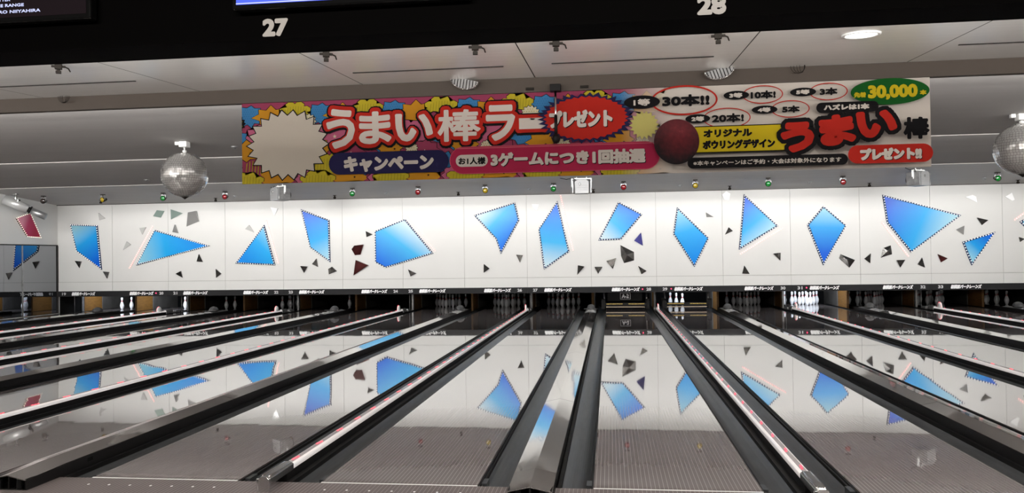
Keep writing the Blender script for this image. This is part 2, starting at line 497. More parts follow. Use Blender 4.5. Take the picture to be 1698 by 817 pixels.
M_DARKMIRROR = mat('painted_dark_reflection_mirror', (.16, .155, .15), .14, 1, noise=.5, scale=6)  # silver glass with the dark room's reflection put into its colour
M_MIRROR = mat('grey_mirror', (.50, .50, .49), .12, .7)
M_LIGHTSH = mat('pale_mirror', (.60, .60, .58), .25, .3)
M_GREENSH = mat('mirror_painted_green_reflection', (.42, .55, .49), .15, .6)  # green sign reflection put into the mirror's colour
M_MAROON = mat('maroon_mirror', (.10, .022, .022), .12, .8, noise=.6, scale=5)
M_NAVYSH = mat('navy_mirror', (.03, .03, .17), .15, .6)
M_GLARESH = mat('painted_glare_shard', (.97, .97, .97), .12, coat=1.0)  # mirror shards, the lamp's reflection put in as white colour
M_CLIP = mat('dark_bronze', (.013, .010, .007), .6, spec=.2)
M_DIFF = mat('lamp_diffuser', (1, .97, .93), emit=9)
M_SCREEN = mat('dark_screen', (.012, .008, .010), .12, emit=.3)
M_BEZEL = mat('gloss_black_bezel', (.006, .006, .006), .08)
M_TEXT_SCREEN = mat('screen_text', (.50, .55, .80), emit=.6)
M_BLUE_SCREEN = mat('screen_blue', (.03, .07, .55), emit=1.0)
M_HOUSING = mat('console_black', (.0012, .001, .001), .7, spec=.03)
M_NUM = mat('console_number', (.48, .455, .42), .5)
GLASS = {n: mat(n + '_lens', c, .06, coat=1, emit=.04) for n, c in (('red', (.20, .004, .008)), ('yellow', (.30, .21, .006)), ('green', (.004, .17, .022)), ('dark', (.02, .012, .01)))}

M_SIDEMIRROR = mat('tinted_wall_mirror', (.30, .31, .33), .015, 1)

# ---------------------------------------------------------------- the setting
mb = MB()
mb.box(XL - .1, XR + .1, -9.5, 0, -.3, 0)
fl = struct(mb.build('floor', M_APPR))
mb = MB()
for k in range(-4, 4):                                     # guide dots set into the approach just before each foul line
    for side in (-1, 1):
        xc = (k + .5) * P + side * (P / 2 - A)
        for i in range(-3, 4):
            q = [(xc + i * .15 + .008 * math.cos(t * math.pi / 4), -.155 + .012 * math.sin(t * math.pi / 4), .0012) for t in range(8)]
            mb.poly(q)
mb.build('guide_dot_inlay', M_WHITE, fl)['kind'] = 'stuff'
mb = MB()
mb.box(XL - .1, XR + .1, 0, 20.2, -.34, -.14)
struct(mb.build('floor_under_lanes', M_MATT))

# back wall: white laminate panels half a pair wide above a lower row, on a darker backing
ZB, ZG, ZT = .66, .925, 3.2
mb = MB()
mb.box(XL, XR, YW + .012, YW + .10, ZB, ZT + .03, 1)
nP = 16
for i in range(nP):
    x0, x1 = XL + i * P / 2, XL + (i + 1) * P / 2
    mb.box(x0 + .004, x1 - .004, YW, YW + .012, ZG + .005, ZT)
    mb.box(x0 + .004, x1 - .004, YW - .004, YW + .012, ZB, ZG - .005)
struct(mb.build('wall_back', [M_WALL, M_GROOVE]))
mb = MB()
mb.box(XL, XR, YW - .03, YW + .02, ZT - .012, ZT + .012)
struct(mb.build('trim_1', M_RIM))                          # dark bead where the wall meets the ceiling

# left side wall: tinted mirror below, white panel above
mb = MB()
mb.box(XL - .1, XL - .01, -9.5, YW + .1, -.14, 3.9)
mb.box(XL - .01, XL, 2, YW, 2.03, 3.75)
struct(mb.build('wall_left', M_WALL))
for y0, y1, lab in ((15.05, YW - .03, 'tinted mirror panel on the left side wall, in the corner by the white back wall'), (10.2, 15.02, 'tinted mirror panel on the left side wall at the left edge of the photo')):
    mb = MB()
    mb.box(XL - .012, XL + .002, y0, y1, .02, 2.0)
    wm = tag(mb.build('tinted_mirror', M_SIDEMIRROR), lab, 'mirror', 'mirror panels on the left side wall')
mb = MB()
mb.box(XL, XL + .014, 15.018, 15.052, .02, 2.0)
mb.build('joint_strip', M_STEEL, wm)
mb = MB()
mb.box(XL, XL + .02, 10.2, YW, 2.0, 2.03)
mb.box(XL, XL + .03, YW - .03, YW, .02, 2.0)
struct(mb.build('trim_2', M_GAP))
mb = MB()
mb.box(XR, XR + .1, -9.5, YW + .1, -.14, 3.9)
struct(mb.build('wall_right', M_WALL))

# ceiling: three baffles falling towards the pins, each ending in a lip
SL = .08
mb = MB()
for y0, y1 in ((3.05, 7.15), (7.2, 11.2), (11.25, YW + .02)):
    z0 = 3.2 + SL * (y1 - y0)
    mb.extrude([(XL - .02, 0), (XR + .02, 0), (XR + .02, .04), (XL - .02, .04)], 0, 1)
    vs = list(mb.bm.verts)[-8:]
    for v in vs:
        t = v.co.y
        v.co.z += z0 + (3.2 - z0) * t
        v.co.y = y0 + (y1 - y0) * t
    if y1 < 12:
        mb.box(XL, XR, y1, y1 + .04, 3.2, 3.62)
        mb.box(XL, XR, y1 - .012, y1 + .045, 3.192, 3.206, 1)
struct(mb.build('ceiling', [M_CEIL, M_LIP]))
mb = MB()
mb.box(XL, XR, 2.97, 3.05, 3.2, 3.58)
struct(mb.build('trim_3', M_FASCIA))
mb = MB()
for y0, y1 in ((3.04, 3.30), (7.23, 7.48)):                # unseen troughs added to keep cove light off lanes and pits
    mb.box(XL, XR, y0, y1, 3.29, 3.30)
    mb.box(XL, XR, y1 - .012, y1, 3.29, 3.352)
struct(mb.build('cove_shield', M_CEIL))
# glossy soffit over the foul line, in panels with open joints, rising towards the fascia
SO = lambda y: 3.35 + .06 * (y - 2.97)
mb = MB()
xs = [XL, -11.5, -9.65, -7.8, -5.9, -4.0, -2.15, -.32, 1.515, 3.45, 5.16, 7.0, 8.85, 10.7, 12.3, XR]
ys = [-1.30, 1.232, 2.97]
for a, b in zip(xs, xs[1:]):
    for c, d in zip(ys, ys[1:]):
        g = .005
        mb.poly([(a + g, c + g, SO(c)), (b - g, c + g, SO(c)), (b - g, d - g, SO(d)), (a + g, d - g, SO(d))])
mb.poly([(XL, -1.3, SO(-1.3) + .02), (XR, -1.3, SO(-1.3) + .02), (XR, 2.97, SO(2.97) + .02), (XL, 2.97, SO(2.97) + .02)], 1)
struct(mb.build('ceiling_soffit', [M_SOFFIT, M_GAP]))
mb = MB()
for x0, x1, y in ((-6.0, -2.40, 2.17), (-.19, 1.28, 2.24), (1.74, 3.22, 2.2), (5.3, 7.0, 2.15)):
    mb.box(x0, x1, y, y + .022, SO(y) - .006, SO(y) + .01)
struct(mb.build('trim_4', M_GAP))                          # dark slots in the soffit

# dark space behind the pins
mb = MB()
mb.box(XL, XR, 20.0, 20.1, -.14, 1.4)
mb.box(XL, XR, YW + .10, 20.1, 1.3, 1.4)
mb.box(XL - .1, XL, YW + .10, 20.1, -.14, 1.4)
mb.box(XR, XR + .1, YW + .10, 20.1, -.14, 1.4)
struct(mb.build('wall_pit', M_MATT))

# ---------------------------------------------------------------- lanes
WORDS = 'eighteen nineteen twenty twenty-one twenty-two twenty-three twenty-four twenty-five twenty-six twenty-seven twenty-eight twenty-nine thirty thirty-one thirty-two thirty-three thirty-four thirty-five'.split()
W_ = lambda n: WORDS[n - 18]                               # the numbers painted on the mask boards, as words


def lane_x(n):
    k = (n - 27) // 2
    return k * P + (A if n % 2 else P - A)


HALF = 1.0668 / 2
GP = [(-.1175 + .235 * i / 12, -.082 * math.sin(math.pi * i / 12) ** .7 if 0 < i < 12 else 0) for i in range(13)]
lane0 = thing('bowling_lane', '', 'lane', (lane_x(27), 0, 0), 'bowling lanes')
mb = MB()
mb.box(-HALF, HALF, .0, 19.25, -.12, 0)
mb.build('lane_bed', M_LANE, lane0)
mb = MB()
mb.box(-HALF, HALF, .0, .016, -.1, .0012)
mb.build('foul_line', M_WHITE, lane0)
for s in (-1, 1):
    mb = MB()
    xc = s * (HALF + .1175)
    outer = [(x * .93 + xc, z * .9 - .012) for x, z in GP]
    inner = outer[::-1]
    mb.extrude(outer + [(x, z - .012) for x, z in inner], .10, 19.2)
    mb.box(xc - s * .1175 - .012, xc - s * .1175 + .012, .02, 19.2, -.10, -.006, 1)
    mb.box(xc - s * .1175 - .004 + s * .022, xc - s * .1175 + .004 + s * .022, .06, 19.2, -.06, -.018, 1)
    mb.box(xc + s * .105 - .012, xc + s * .105 + .012, .02, 19.2, -.10, -.004, 1)
    g = mb.build('gutter', [M_GUT, M_BLACK], lane0)
    mb = MB()
    mb.poly([(xc - .10, 0, -.095), (xc + .10, 0, -.095), (xc + .10, .2, -.085), (xc - .10, .2, -.085)])
    mb.box(xc - s * .09 - .02, xc - s * .09 + .02, .10, .22, -.05, -.010)
    mb.build('gutter_lip', M_GUT, g)
def lane_label(n):
    if n in (19, 20, 29, 31):
        return 'glossy dark bowling lane running to the lit pit under mask number %s' % W_(n)
    if n == 28:
        return 'glossy dark bowling lane ending at the lowered board marked A-2'
    return 'glossy dark bowling lane running to the unlit pit under mask number %s' % W_(n)
lane0['label'] = lane_label(27)
for n in range(19, 35):
    if n != 27:
        c = copy_tree(lane0)
        c.location = (lane_x(n), 0, 0)
        c['label'] = lane_label(n)

# LED dividers on the pair seams
def make_rail():
    t = thing('lane_divider', '', 'lane divider', (0, 0, 0), 'lit dividers between lane pairs')
    mb = MB()
    mb.box(-.062, .062, .06, 19.2, -.12, -.012)
    mb.extrude([(-.034, -.012), (.034, -.012), (.034, .050), (-.034, .050)], .06, 16.6)
    mb.build('rail_base', M_BLACK, t)
    mb = MB()
    prof = [(-.036, .046)] + [(-.036 + .018 * (1 - math.cos(a)), .062 + .022 * math.sin(a)) for a in (0, .5, 1.0, 1.57)] + [(.018 + .018 * math.sin(a), .062 + .022 * math.cos(a)) for a in (0, .5, 1.0, 1.57)] + [(.036, .046)]
    mb.extrude(prof, .10, 16.3)
    mb.build('white_tube', M_WHITE_TUBE, t, smooth=False)
    mb = MB()
    mb.box(-.016, .016, .10, 16.2, .080, .086)
    st = mb.build('light_strip', M_GREY_STRIP, t)
    mb = MB()
    y, led = .30, None
    while y < 16.0:
        if led is None:
            for j in (-1, 0, 1):
                mb.box(-.006 + j * .005, .006 + j * .005, j * .034 - .011, j * .034 + .011, .085, .0905)
            led = mb.build('red_led', M_RED_LED, st, loc=(0, y, 0))
        else:
            c = led.copy()
            COL.objects.link(c)
            c.location = (0, y, 0)
        y += .4655
    mb = MB()
    mb.extrude([(-.038, -.0), (.038, -.0), (.038, .082), (.022, .096), (-.022, .096), (-.038, .082)], -.235, -.215)
    mb.extrude([(-.038, .040), (.038, .040), (.038, .082), (.022, .096), (-.022, .096), (-.038, .082)], -.215, .17)
    mb.rod((-.024, -.20, .094), (-.024, .16, .094), .006)
    mb.rod((.024, -.20, .094), (.024, .16, .094), .006)
    mb.rod((-.040, -.228, 0), (-.040, -.228, .085), .012)
    mb.build('end_bracket', M_CHROME, t, bevel=.003)
    mb = MB()
    R = Matrix.Translation((0, 15.95, .105)) @ Matrix.Rotation(math.pi / 2, 4, 'Y')
    mb.lathe([(0, -.018), (.105, -.018), (.112, -.008), (.112, .008), (.105, .018), (0, .018)], 28, None, R)
    mb.box(-.03, .03, 15.86, 16.04, 0, .09)
    d = mb.build('end_disc', M_WHITE, t)
    mb = MB()
    for i in range(18):
        a = 2 * math.pi * i / 18
        mb.bead((-.012, 15.95 + .114 * math.cos(a), .105 + .114 * math.sin(a)), .008)
    mb.build('red_ring_leds', M_RED_LED, d)
    mb = MB()
    mb.extrude([(-.05, 0), (.05, 0), (.05, .05), (.03, .10), (-.03, .10), (-.05, .05)], 16.25, 16.6)
    mb.box(-.07, .07, 16.7, 16.95, 0, .06)
    mb.build('end_block', M_STEEL, t, bevel=.006)
    return t
rail0 = make_rail()
for k in range(-3, 4):
    o = rail0 if k == 0 else copy_tree(rail0)
    o.location = (k * P, 0, 0)
    o['label'] = 'black lane divider with white tube and red lights between lanes %s and %s' % (W_(26 + 2 * k), W_(27 + 2 * k))

# ball-return capping between the two lanes of a pair
def make_capping():
    t = thing('ball_return_capping', '', 'lane capping', (0, 0, 0), 'metal cappings inside the lane pairs')
    mb = MB()
    lo, hi = .082, .112
    def ring(y, dz, th=0.):
        return [(-.138, y, lo + dz - th), (0, y, hi + dz - th), (.138, y, lo + dz - th)]
    secs = [(-.33, -.012), (.06, .0)]
    for a, b in ((secs[0], secs[1]), ((.06, 0), (2.6, .0)), ((2.606, 0), (6.4, 0)), ((6.406, 0), (10.6, 0)), ((10.606, 0), (14.6, 0))):
        p, q = ring(*a), ring(*b)
        p2, q2 = ring(*a, .006), ring(*b, .006)
        for i in (0, 1):
            mb.poly([p[i], p[i + 1], q[i + 1], q[i]])
            mb.poly([p2[i], q2[i], q2[i + 1], p2[i + 1]])
            mb.poly([p[i], p2[i], p2[i + 1], p[i + 1]])
    mb.build('metal_cover', M_COVER, t)
    mb = MB()
    for s in (-1, 1):
        mb.box(s * .130 - .006, s * .130 + .006, -.32, 16.6, -.10, .074)
    mb.box(-.13, .13, -.02, 16.6, -.12, .04)
    mb.box(-.006, .006, -.31, .3, .002, .094)
    mb.box(-.136, .136, -.32, .0, .0, .006)
    mb.build('side_panel', M_BLACK, t)
    mb = MB()
    for x in (.06, -.09):
        mb.box(x, x + .035, -.315, -.30, .004, .07)
    mb.box(.1362, .1366, .30, .36, .03, .056)
    mb.build('end_block', M_MATT, t)
    mb = MB()
    mb.extrude([(-.13, .04), (.13, .04), (.13, .076), (0, .096), (-.13, .076)], 14.6, 16.3)
    for i in range(4):
        mb.box(-.09, .09, 14.7 + i * .35, 14.78 + i * .35, .08, .10)
    mb.build('track_bed', M_STEEL, t)
    mb = MB()
    pr = []
    for i in range(7):
        a = math.pi / 2 * i / 6
        pr.append((.115 * math.cos(a), .10 + .13 * math.sin(a)))
    mb.lathe(pr, 20, None, Matrix.Translation((0, 15.75, 0)) @ Matrix.Diagonal((1, 1.7, 1, 1)))
    mb.box(-.19, .19, 15.50, 15.54, .118, .128)
    mb.box(-.02, .02, 15.46, 15.54, .05, .125)
    mb.build('hood', M_HOOD, t)
    return t
cap0 = make_capping()
for k in range(-4, 4):
    o = cap0 if k == 0 else copy_tree(cap0)
    o.location = ((k + .5) * P, 0, 0)
    o['label'] = 'long gabled metal capping with black sides between lanes %s and %s' % (W_(27 + 2 * k), W_(28 + 2 * k))

# ---------------------------------------------------------------- pin end
LOGO = '相模原パークレーンズ'
logo_me = None
for k in range(-4, 4):
    l, rr = 27 + 2 * k, 28 + 2 * k
    t = thing('mask_board', 'black mask board lettered with lane numbers %s and %s' % (W_(l), W_(rr)), 'mask board', ((k + .5) * P, YW, .5), 'mask boards under the white wall')
    mb = MB()
    mb.box(-P / 2 + .002, P / 2 - .002, -.015, .05, 0, .16)
    mb.build('board', M_MASK, t)
    for side, n in ((-1, l), (1, rr)):
        xx = side * (P / 2 - A)
        if logo_me is None:
            mb = MB()
            letters(mb, LOGO, 0, .082, .74, .105, -.018, .0065, .22)
            o = mb.build('lettering', M_WLET, t)
            logo_me = o.data
        else:
            o = bpy.data.objects.new('lettering', logo_me)
            COL.objects.link(o)
            o.parent = t
        o.location = (xx, 0, 0)
        mb = MB()
        letters(mb, str(n), side * (P / 2 - .215), .082, .125, .080, -.018, .005)
        mb.build('number', M_GLET, t)
        if n in (28, 29, 31, 20):
            mb = MB()
            mb.lathe([(.016, 0), (.016, .008), (0, .012)], 10, None, Matrix.Translation((side * (P / 2 - .38), -.015, .085)) @ Matrix.Rotation(math.pi / 2, 4, 'X'))
            mb.build('red_lamp', mat('red_lamp', (1, .04, .12), emit=3), t)

part0 = thing('pit_partition', '', 'partition', (0, 17.6, 0), 'partitions between the pin pits')
mb = MB()
mb.extrude([(-.03, -.1), (.03, -.1), (.03, 1.28), (-.03, 1.28)], 0, .85)
mb.build('wooden_board', M_WOOD, part0, bevel=.006)
mb = MB()
mb.extrude([(-.05, -.1), (.05, -.1), (.05, 1.28), (-.05, 1.28)], .85, 2.3)
mb.build('grey_board', M_GREYBOARD, part0, bevel=.02)
mb = MB()
mb.rod((0, -.45, -.1), (0, -.45, .62), .012)
mb.box(-.025, .025, -.12, -.02, -.1, .62)
mb.build('front_post', M_STEEL, part0)
for i in range(-8, 9):
    o = part0 if i == 0 else copy_tree(part0)
    o.location = (i * P / 2 + (.03 if i == -8 else 0) - (.03 if i == 8 else 0), 17.6, 0)
    if abs(i) == 8:
        o.scale.x = .45
    n = 27 + i
    if i % 2:
        for c in list(o.children):
            if c.name.startswith('front_post'):
                bpy.data.objects.remove(c)
    if i == -8:
        o['label'] = 'orange and grey pit partition against the left wall beside lane nineteen'
    elif i > 7:
        o['label'] = 'orange and grey pit partition against the plain side wall'
    else:
        o['label'] = 'orange and grey pit partition between lanes %s and %s' % (W_(n - 1), W_(n))

# pins
IN = .0254
PIN = [(0, 0), (1.0, 0), (1.2, .35), (1.60, 1.2), (1.965, 2.25), (2.25, 3.4), (2.38, 4.5), (2.30, 5.4), (2.06, 6.4), (1.72, 7.5), (1.35, 8.6), (1.10, 9.3), (.95, 9.85), (.90, 10.2), (.915, 10.7), (1.0, 11.3), (1.12, 12.0), (1.23, 12.7), (1.27, 13.4), (1.18, 14.1), (.92, 14.65), (.5, 14.93), (0, 15.0)]
mis = [1 if 9.3 <= PIN[j][1] < 9.8 or 10.2 <= PIN[j][1] < 10.7 else 0 for j in range(len(PIN) - 1)]
pin_mesh = None
ROWS = [(0, 0), (-.1524, 1), (.1524, 1), (-.3048, 2), (0, 2), (.3048, 2), (-.4572, 3), (-.1524, 3), (.1524, 3), (.4572, 3)]
PNAME = ['head of the triangle', 'left of the second row', 'right of the second row', 'left of the third row', 'middle of the third row', 'right of the third row',
         'far left of the back row', 'inner left of the back row', 'inner right of the back row', 'far right of the back row']
RACK = {19: (0, 2, 5), 20: (2, 5, 9), 21: (0, 2), 22: (0, 2, 4, 5, 8, 9), 23: (5, 9), 25: range(10), 26: range(10), 27: range(10), 29: (0, 1, 3), 30: range(10), 31: range(10), 32: range(10), 33: range(10), 34: (0, 1, 3, 4, 6, 7)}
for n, idx in RACK.items():
    for i in idx:
        dx, row = ROWS[i]
        if pin_mesh is None:
            mb = MB()
            mb.lathe([(a * IN, b * IN) for a, b in PIN], 24, mis, cap=False)
            o = mb.build('bowling_pin', [M_PIN, M_PINRED])
            pin_mesh = o.data
        else:
            o = bpy.data.objects.new('bowling_pin', pin_mesh)
            COL.objects.link(o)
        o.location = (lane_x(n) + dx, 18.29 + row * .264, 0)
        tag(o, 'white bowling pin on %s lane %s, %s' % ('lit' if n in (19, 20, 29, 31) else 'dim', W_(n), PNAME[i]), 'bowling pin', 'bowling pins on lane %s' % W_(n))

# lowered sweep boards on lanes 28 and 29
def sweep(n, label, board):
    t = thing('sweep_board', label, 'sweep board', (lane_x(n), 16.95, 0), 'lowered sweeps')
    mb = MB()
    mb.box(-.60, .60, -.03, .03, .10, .19)
    mb.box(-.66, -.56, -.06, .30, .02, .30)
    mb.box(.56, .66, -.06, .30, .02, .30)
    mb.build('sweep_bar', M_BLACK, t, bevel=.008)
    for s in (-1, 1):
        mb = MB()
        mb.box(s * .30 - .22, s * .30 + .22, -.035, -.029, .150, .172)
        mb.build('gold_strip', M_GOLD, t)
    mb = MB()
    mb.box(-.53, .53, -.04, .02, .064, .088)
    mb.build('bottom_rail', M_TAN, t, bevel=.004)
    for s in (-1, 1):
        mb = MB()
        mb.rod((s * .57, .02, .2), (s * .60, .25, .60), .02)
        mb.build('arm', M_STEEL, t)
    if board:
        mb = MB()
        mb.box(-.49, .46, .06, .085, .235, .56)
        b = mb.build('number_plate', M_BLACK, t, bevel=.006)
        mb = MB()
        letters(mb, 'A-2', -.0, .372, .20, .115, .0575, .008)
        x0, x1, z0, z1, e = -.14, .14, .285, .462, .010
        R = lambda x0, x1, z0, z1: mb.poly([(x0, .0575, z0), (x1, .0575, z0), (x1, .0575, z1), (x0, .0575, z1)])
        R(x0, x1, z0, z0 + e); R(x0, x1, z1 - e, z1); R(x0, x0 + e, z0, z1); R(x1 - e, x1, z0, z1)
        mb.build('lettering', M_WLET, b)
    return t
sweep(28, 'black lowered sweep carrying a plate marked A-2 under the number 28', True)
sweep(29, 'black lowered sweep bar with gold strips before the three lit pins', False)


# ---------------------------------------------------------------- blue shards on the back wall
def fade_mat(name, light, dark, c_light, c_mid, c_dark):
    """colour gradient running from one corner of the panel to another"""
    mt, nt, b = nodes(name)
    b.inputs['Roughness'].default_value = .3
    b.inputs['Specular IOR Level'].default_value = .25
    tc = nt.nodes.new('ShaderNodeTexCoord')
    dx, dz = dark[0] - light[0], dark[1] - light[1]
    L2 = dx * dx + dz * dz
    dot = nt.nodes.new('ShaderNodeVectorMath'); dot.operation = 'DOT_PRODUCT'
    dot.inputs[1].default_value = (dx / L2, 0, dz / L2)
    sub = nt.nodes.new('ShaderNodeVectorMath'); sub.operation = 'SUBTRACT'
    sub.inputs[1].default_value = (light[0], 0, light[1])
    rp = nt.nodes.new('ShaderNodeValToRGB')
    el = rp.color_ramp.elements
    el[0].color, el[1].color = (*c_light, 1), (*c_dark, 1)
    e = el.new(.42); e.color = (*c_mid, 1)
    nt.links.new(tc.outputs['Object'], sub.inputs[0])
    nt.links.new(sub.outputs[0], dot.inputs[0])
    nt.links.new(dot.outputs['Value'], rp.inputs[0])
    nt.links.new(rp.outputs[0], b.inputs['Base Color'])
    return mt


def along(pts, step):
    n = len(pts)
    for i in range(n):
        a, b = Vector(pts[i]), Vector(pts[(i + 1) % n])
        L = (b - a).length
        k = max(2, int(L / step))
        for j in range(k):
            yield a + (b - a) * (j / k)


PAL = {0: ((.26, .53, .65), (.010, .30, .70), (.001, .10, .60)), 1: ((.36, .60, .70), (.018, .34, .72), (.010, .095, .60)),
       2: ((.52, .65, .70), (.035, .37, .70), (.003, .13, .64)), 3: ((.22, .50, .64), (.006, .32, .70), (.001, .21, .68))}
BNAME = ['tall blue shard nearest the mirrored corner', 'long blue arrowhead shard pointing right', 'upright blue triangle left of the pale parallelogram', 'blue parallelogram pale at its lower tip',
         'large blue five-sided shard', 'blue shard with a white upper left corner', 'tall leaning blue shard white at its foot', 'small blue shard white at its lower left',
         'slim blue kite with a pale top tip', 'blue triangle above a slanting pink light string', 'upright blue kite with a notched top', 'largest blue shard, hung high on the right', 'smallest blue triangle, below the largest shard', 'blue shard cut off by the right edge of the photo']
BC = []


def grow_poly(pts, d):
    """offset a convex outline outwards by d"""
    n = len(pts)
    ar = sum(pts[i][0] * pts[(i + 1) % n][1] - pts[(i + 1) % n][0] * pts[i][1] for i in range(n))
    s = 1 if ar > 0 else -1
    out = []
    for i in range(n):
        a, b, c = Vector(pts[i - 1]), Vector(pts[i]), Vector(pts[(i + 1) % n])
        d1, d2 = (b - a).normalized(), (c - b).normalized()
        n1, n2 = Vector((d1.y, -d1.x)) * s, Vector((d2.y, -d2.x)) * s
        m_ = (n1 + n2).normalized()
        k = min(d / max(.35, m_.dot(n1)), d * 2.2)
        out.append((b.x + m_.x * k, b.y + m_.y * k))
    return out


_bulb = {}


def bulb(parent, loc, m_):
    """one small bulb of a string, a part of its thing"""
    if m_.name not in _bulb:
        q = MB()
        q.lathe([(0, -.015), (.008, -.012), (.0125, -.004), (.0125, .007), (.008, .013), (0, .014)], 8, None, Matrix.Rotation(math.pi / 2, 4, 'X'), cap=False)
        o = q.build('bulb', m_)
        _bulb[m_.name] = o.data
    else:
        o = bpy.data.objects.new('bulb', _bulb[m_.name])
        COL.objects.link(o)
    o.parent = parent
    o.location = loc


def wall_panel(name, pts, face, edge, label, cat, group, depth=.045, step=.064, swap=None):
    o = None
    cx = sum(p[0] for p in pts) / len(pts)
    cz = sum(p[1] for p in pts) / len(pts)
    t = thing(name, label, cat, (cx, YW, cz), group)
    loc = [(x - cx, z - cz) for x, z in pts]
    mb = MB()
    mb.prism(loc, -depth, 0, 0, 1)
    mb.build('face_panel', [face, edge], t)
    mb = MB()
    mb.prism(grow_poly(loc, .036), -depth + .012, 0, 0, 0)
    mb.build('dark_rim', edge, t)
    for i, q in enumerate(along(loc, step)):
        d = q.normalized() * .026
        bulb(t, (q.x + d.x, -depth + .004, q.y + d.y), M_BULB)
    return t, cx, cz


for i, (pts, (li, dk), pal) in enumerate(DATA['BLUE']):
    cx = sum(p[0] for p in pts) / len(pts)
    cz = sum(p[1] for p in pts) / len(pts)
    fm = fade_mat('blue_fade', (li[0] - cx, li[1] - cz), (dk[0] - cx, dk[1] - cz), *PAL[pal])
    wall_panel('wall_shard', pts, fm, M_NAVY, BNAME[i] + ' with bulb border', 'wall ornament', 'blue shards on the white wall')
    BC.append((cx, cz))
# the red one on the side wall
pts = [(y, z) for y, z in DATA['RED']]
cy, cz = sum(p[0] for p in pts) / 4, sum(p[1] for p in pts) / 4
loc = [(y - cy, z - cz) for y, z in pts]
fm = fade_mat('red_fade', (-.25, .1), (.25, -.1), (.62, .24, .32), (.42, .03, .10), (.34, .008, .04))
t = thing('wall_shard', 'red four-sided shard with bulb border on the left side wall', 'wall ornament', (XL, cy, cz))
t.rotation_euler = (0, 0, math.pi / 2)
mb = MB()
mb.prism(loc, -.045, 0, 0, 1)
mb.build('face_panel', [fm, M_MAROON], t)
M_WARM = mat('warm_bulb', (1, .86, .72), .3, emit=1.0)
for q in along(loc, .06):
    d = q.normalized() * .014
    bulb(t, (q.x + d.x, -.05, q.y + d.y), M_WARM)

# pink light strings beside some shards
PN = ['beside the long blue arrowhead', 'right of the upright blue triangle', 'right of the large five-sided shard', 'right of the tall leaning shard', 'under the blue triangle on the right half', 'left below the largest shard', 'at the right edge of the photo']
for (a, b), nm in zip(DATA['PINK'], PN):
    a, b = Vector(a), Vector(b)
    c = (a + b) / 2
    t = thing('light_string', 'slanting string of pink wall bulbs ' + nm, 'light string', (c.x, YW, c.y), 'pink light strings on the white wall')
    d = (b - a).normalized()
    nrm = Vector((-d.y, d.x)) * .022
    q = [a - c + nrm, b - c + nrm, b - c - nrm, a - c - nrm]
    mb = MB()
    mb.prism([(v.x, v.y) for v in q], -.012, 0)
    mb.build('pink_glow_strip', M_PINKGLOW, t)
    L = (b - a).length
    k = int(L / .055)
    for j in range(k + 1):
        v = a - c + (b - a) * (j / k)
        bulb(t, (v.x, -.022, v.y), M_BULB_PINK)

# small mirror shards, thin glass tilted off the wall
KIND = {'D': ('small dark mirror', M_DARKMIRROR), 'M': ('small grey mirror', M_MIRROR), 'L': ('small pale mirror', M_LIGHTSH), 'G': ('green-tinted mirror', M_GREENSH), 'R': ('dark maroon mirror', M_MAROON),
        'N': ('dark blue mirror', M_NAVYSH), 'B': ('faceted dark mirror', M_DARKMIRROR), 'W': ('bright white glazed', M_GLARESH)}
info = []
for pts, kd in DATA['SMALL']:
    cx = sum(p[0] for p in pts) / len(pts)
    cz = sum(p[1] for p in pts) / len(pts)
    j = min(range(14), key=lambda i: (BC[i][0] - cx) ** 2 + ((BC[i][1] - cz) * 1.3) ** 2)
    dx, dz = cx - BC[j][0], cz - BC[j][1]
    dr = ('above' if dz > 0 else 'below') if abs(dx) < .30 else ('upper ' if dz > .30 else 'lower ' if dz < -.30 else '') + ('right of' if dx > 0 else 'left of')
    info.append([pts, kd, cx, cz, j, dr, math.hypot(dx, dz)])
SHORT = ['corner blue shard', 'blue arrowhead shard', 'upright blue triangle', 'blue parallelogram', 'five-sided blue shard', 'white-cornered blue shard', 'tall leaning blue shard', 'small lower-left-pale blue shard', 'slim blue kite', 'blue triangle with pink string below', 'notched blue kite', 'largest blue shard', 'smallest blue triangle', 'edge-cut blue shard']
ORD = ['nearest it', 'second from it', 'third from it', 'fourth from it', 'fifth from it']
for e in info:
    same = sorted([f for f in info if f[4] == e[4] and f[5] == e[5] and f[1] == e[1] and (len(f[0]) == 3) == (len(e[0]) == 3)], key=lambda f: f[6])
    e.append(None if len(same) == 1 else ORD[same.index(e)])
for pts, kd, cx, cz, j, dr, dist, od in info:
    nm, mt_ = KIND[kd]
    shape = 'triangle' if len(pts) == 3 else 'shard'
    lab = '%s %s %s the %s' % (nm, shape, dr, SHORT[j])
    if od:
        lab += ', ' + od
    loc = [(x - cx, z - cz) for x, z in pts]
    mb = MB()
    if kd == 'B':                                          # a ridge line: two or three facets
        a = [(x, -.02, z) for x, z in loc]
        for i in range(len(a)):
            mb.poly([a[i], a[(i + 1) % len(a)], (.01, -.075, .01)])
            mb.poly([(a[i][0], 0, a[i][2]), (a[(i + 1) % len(a)][0], 0, a[(i + 1) % len(a)][2]), a[(i + 1) % len(a)], a[i]])
    else:
        lo = min(z for x, z in loc)
        tilt = random.uniform(.10, .24)
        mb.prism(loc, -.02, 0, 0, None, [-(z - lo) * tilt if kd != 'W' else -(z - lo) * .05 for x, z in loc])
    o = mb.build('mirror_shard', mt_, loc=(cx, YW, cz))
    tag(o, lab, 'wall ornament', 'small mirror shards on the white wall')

# ---------------------------------------------------------------- ceiling fittings at the pin end
def ceil_z(y):
    return 3.2 + SL * ((YW + .02 if y > 11.2 else 11.2 if y > 7.2 else 7.15) - y)


def spot_mesh():
    mb = MB()
    mb.box(-.055, .055, -.03, .03, -.012, .02)
    mb.build
    return mb


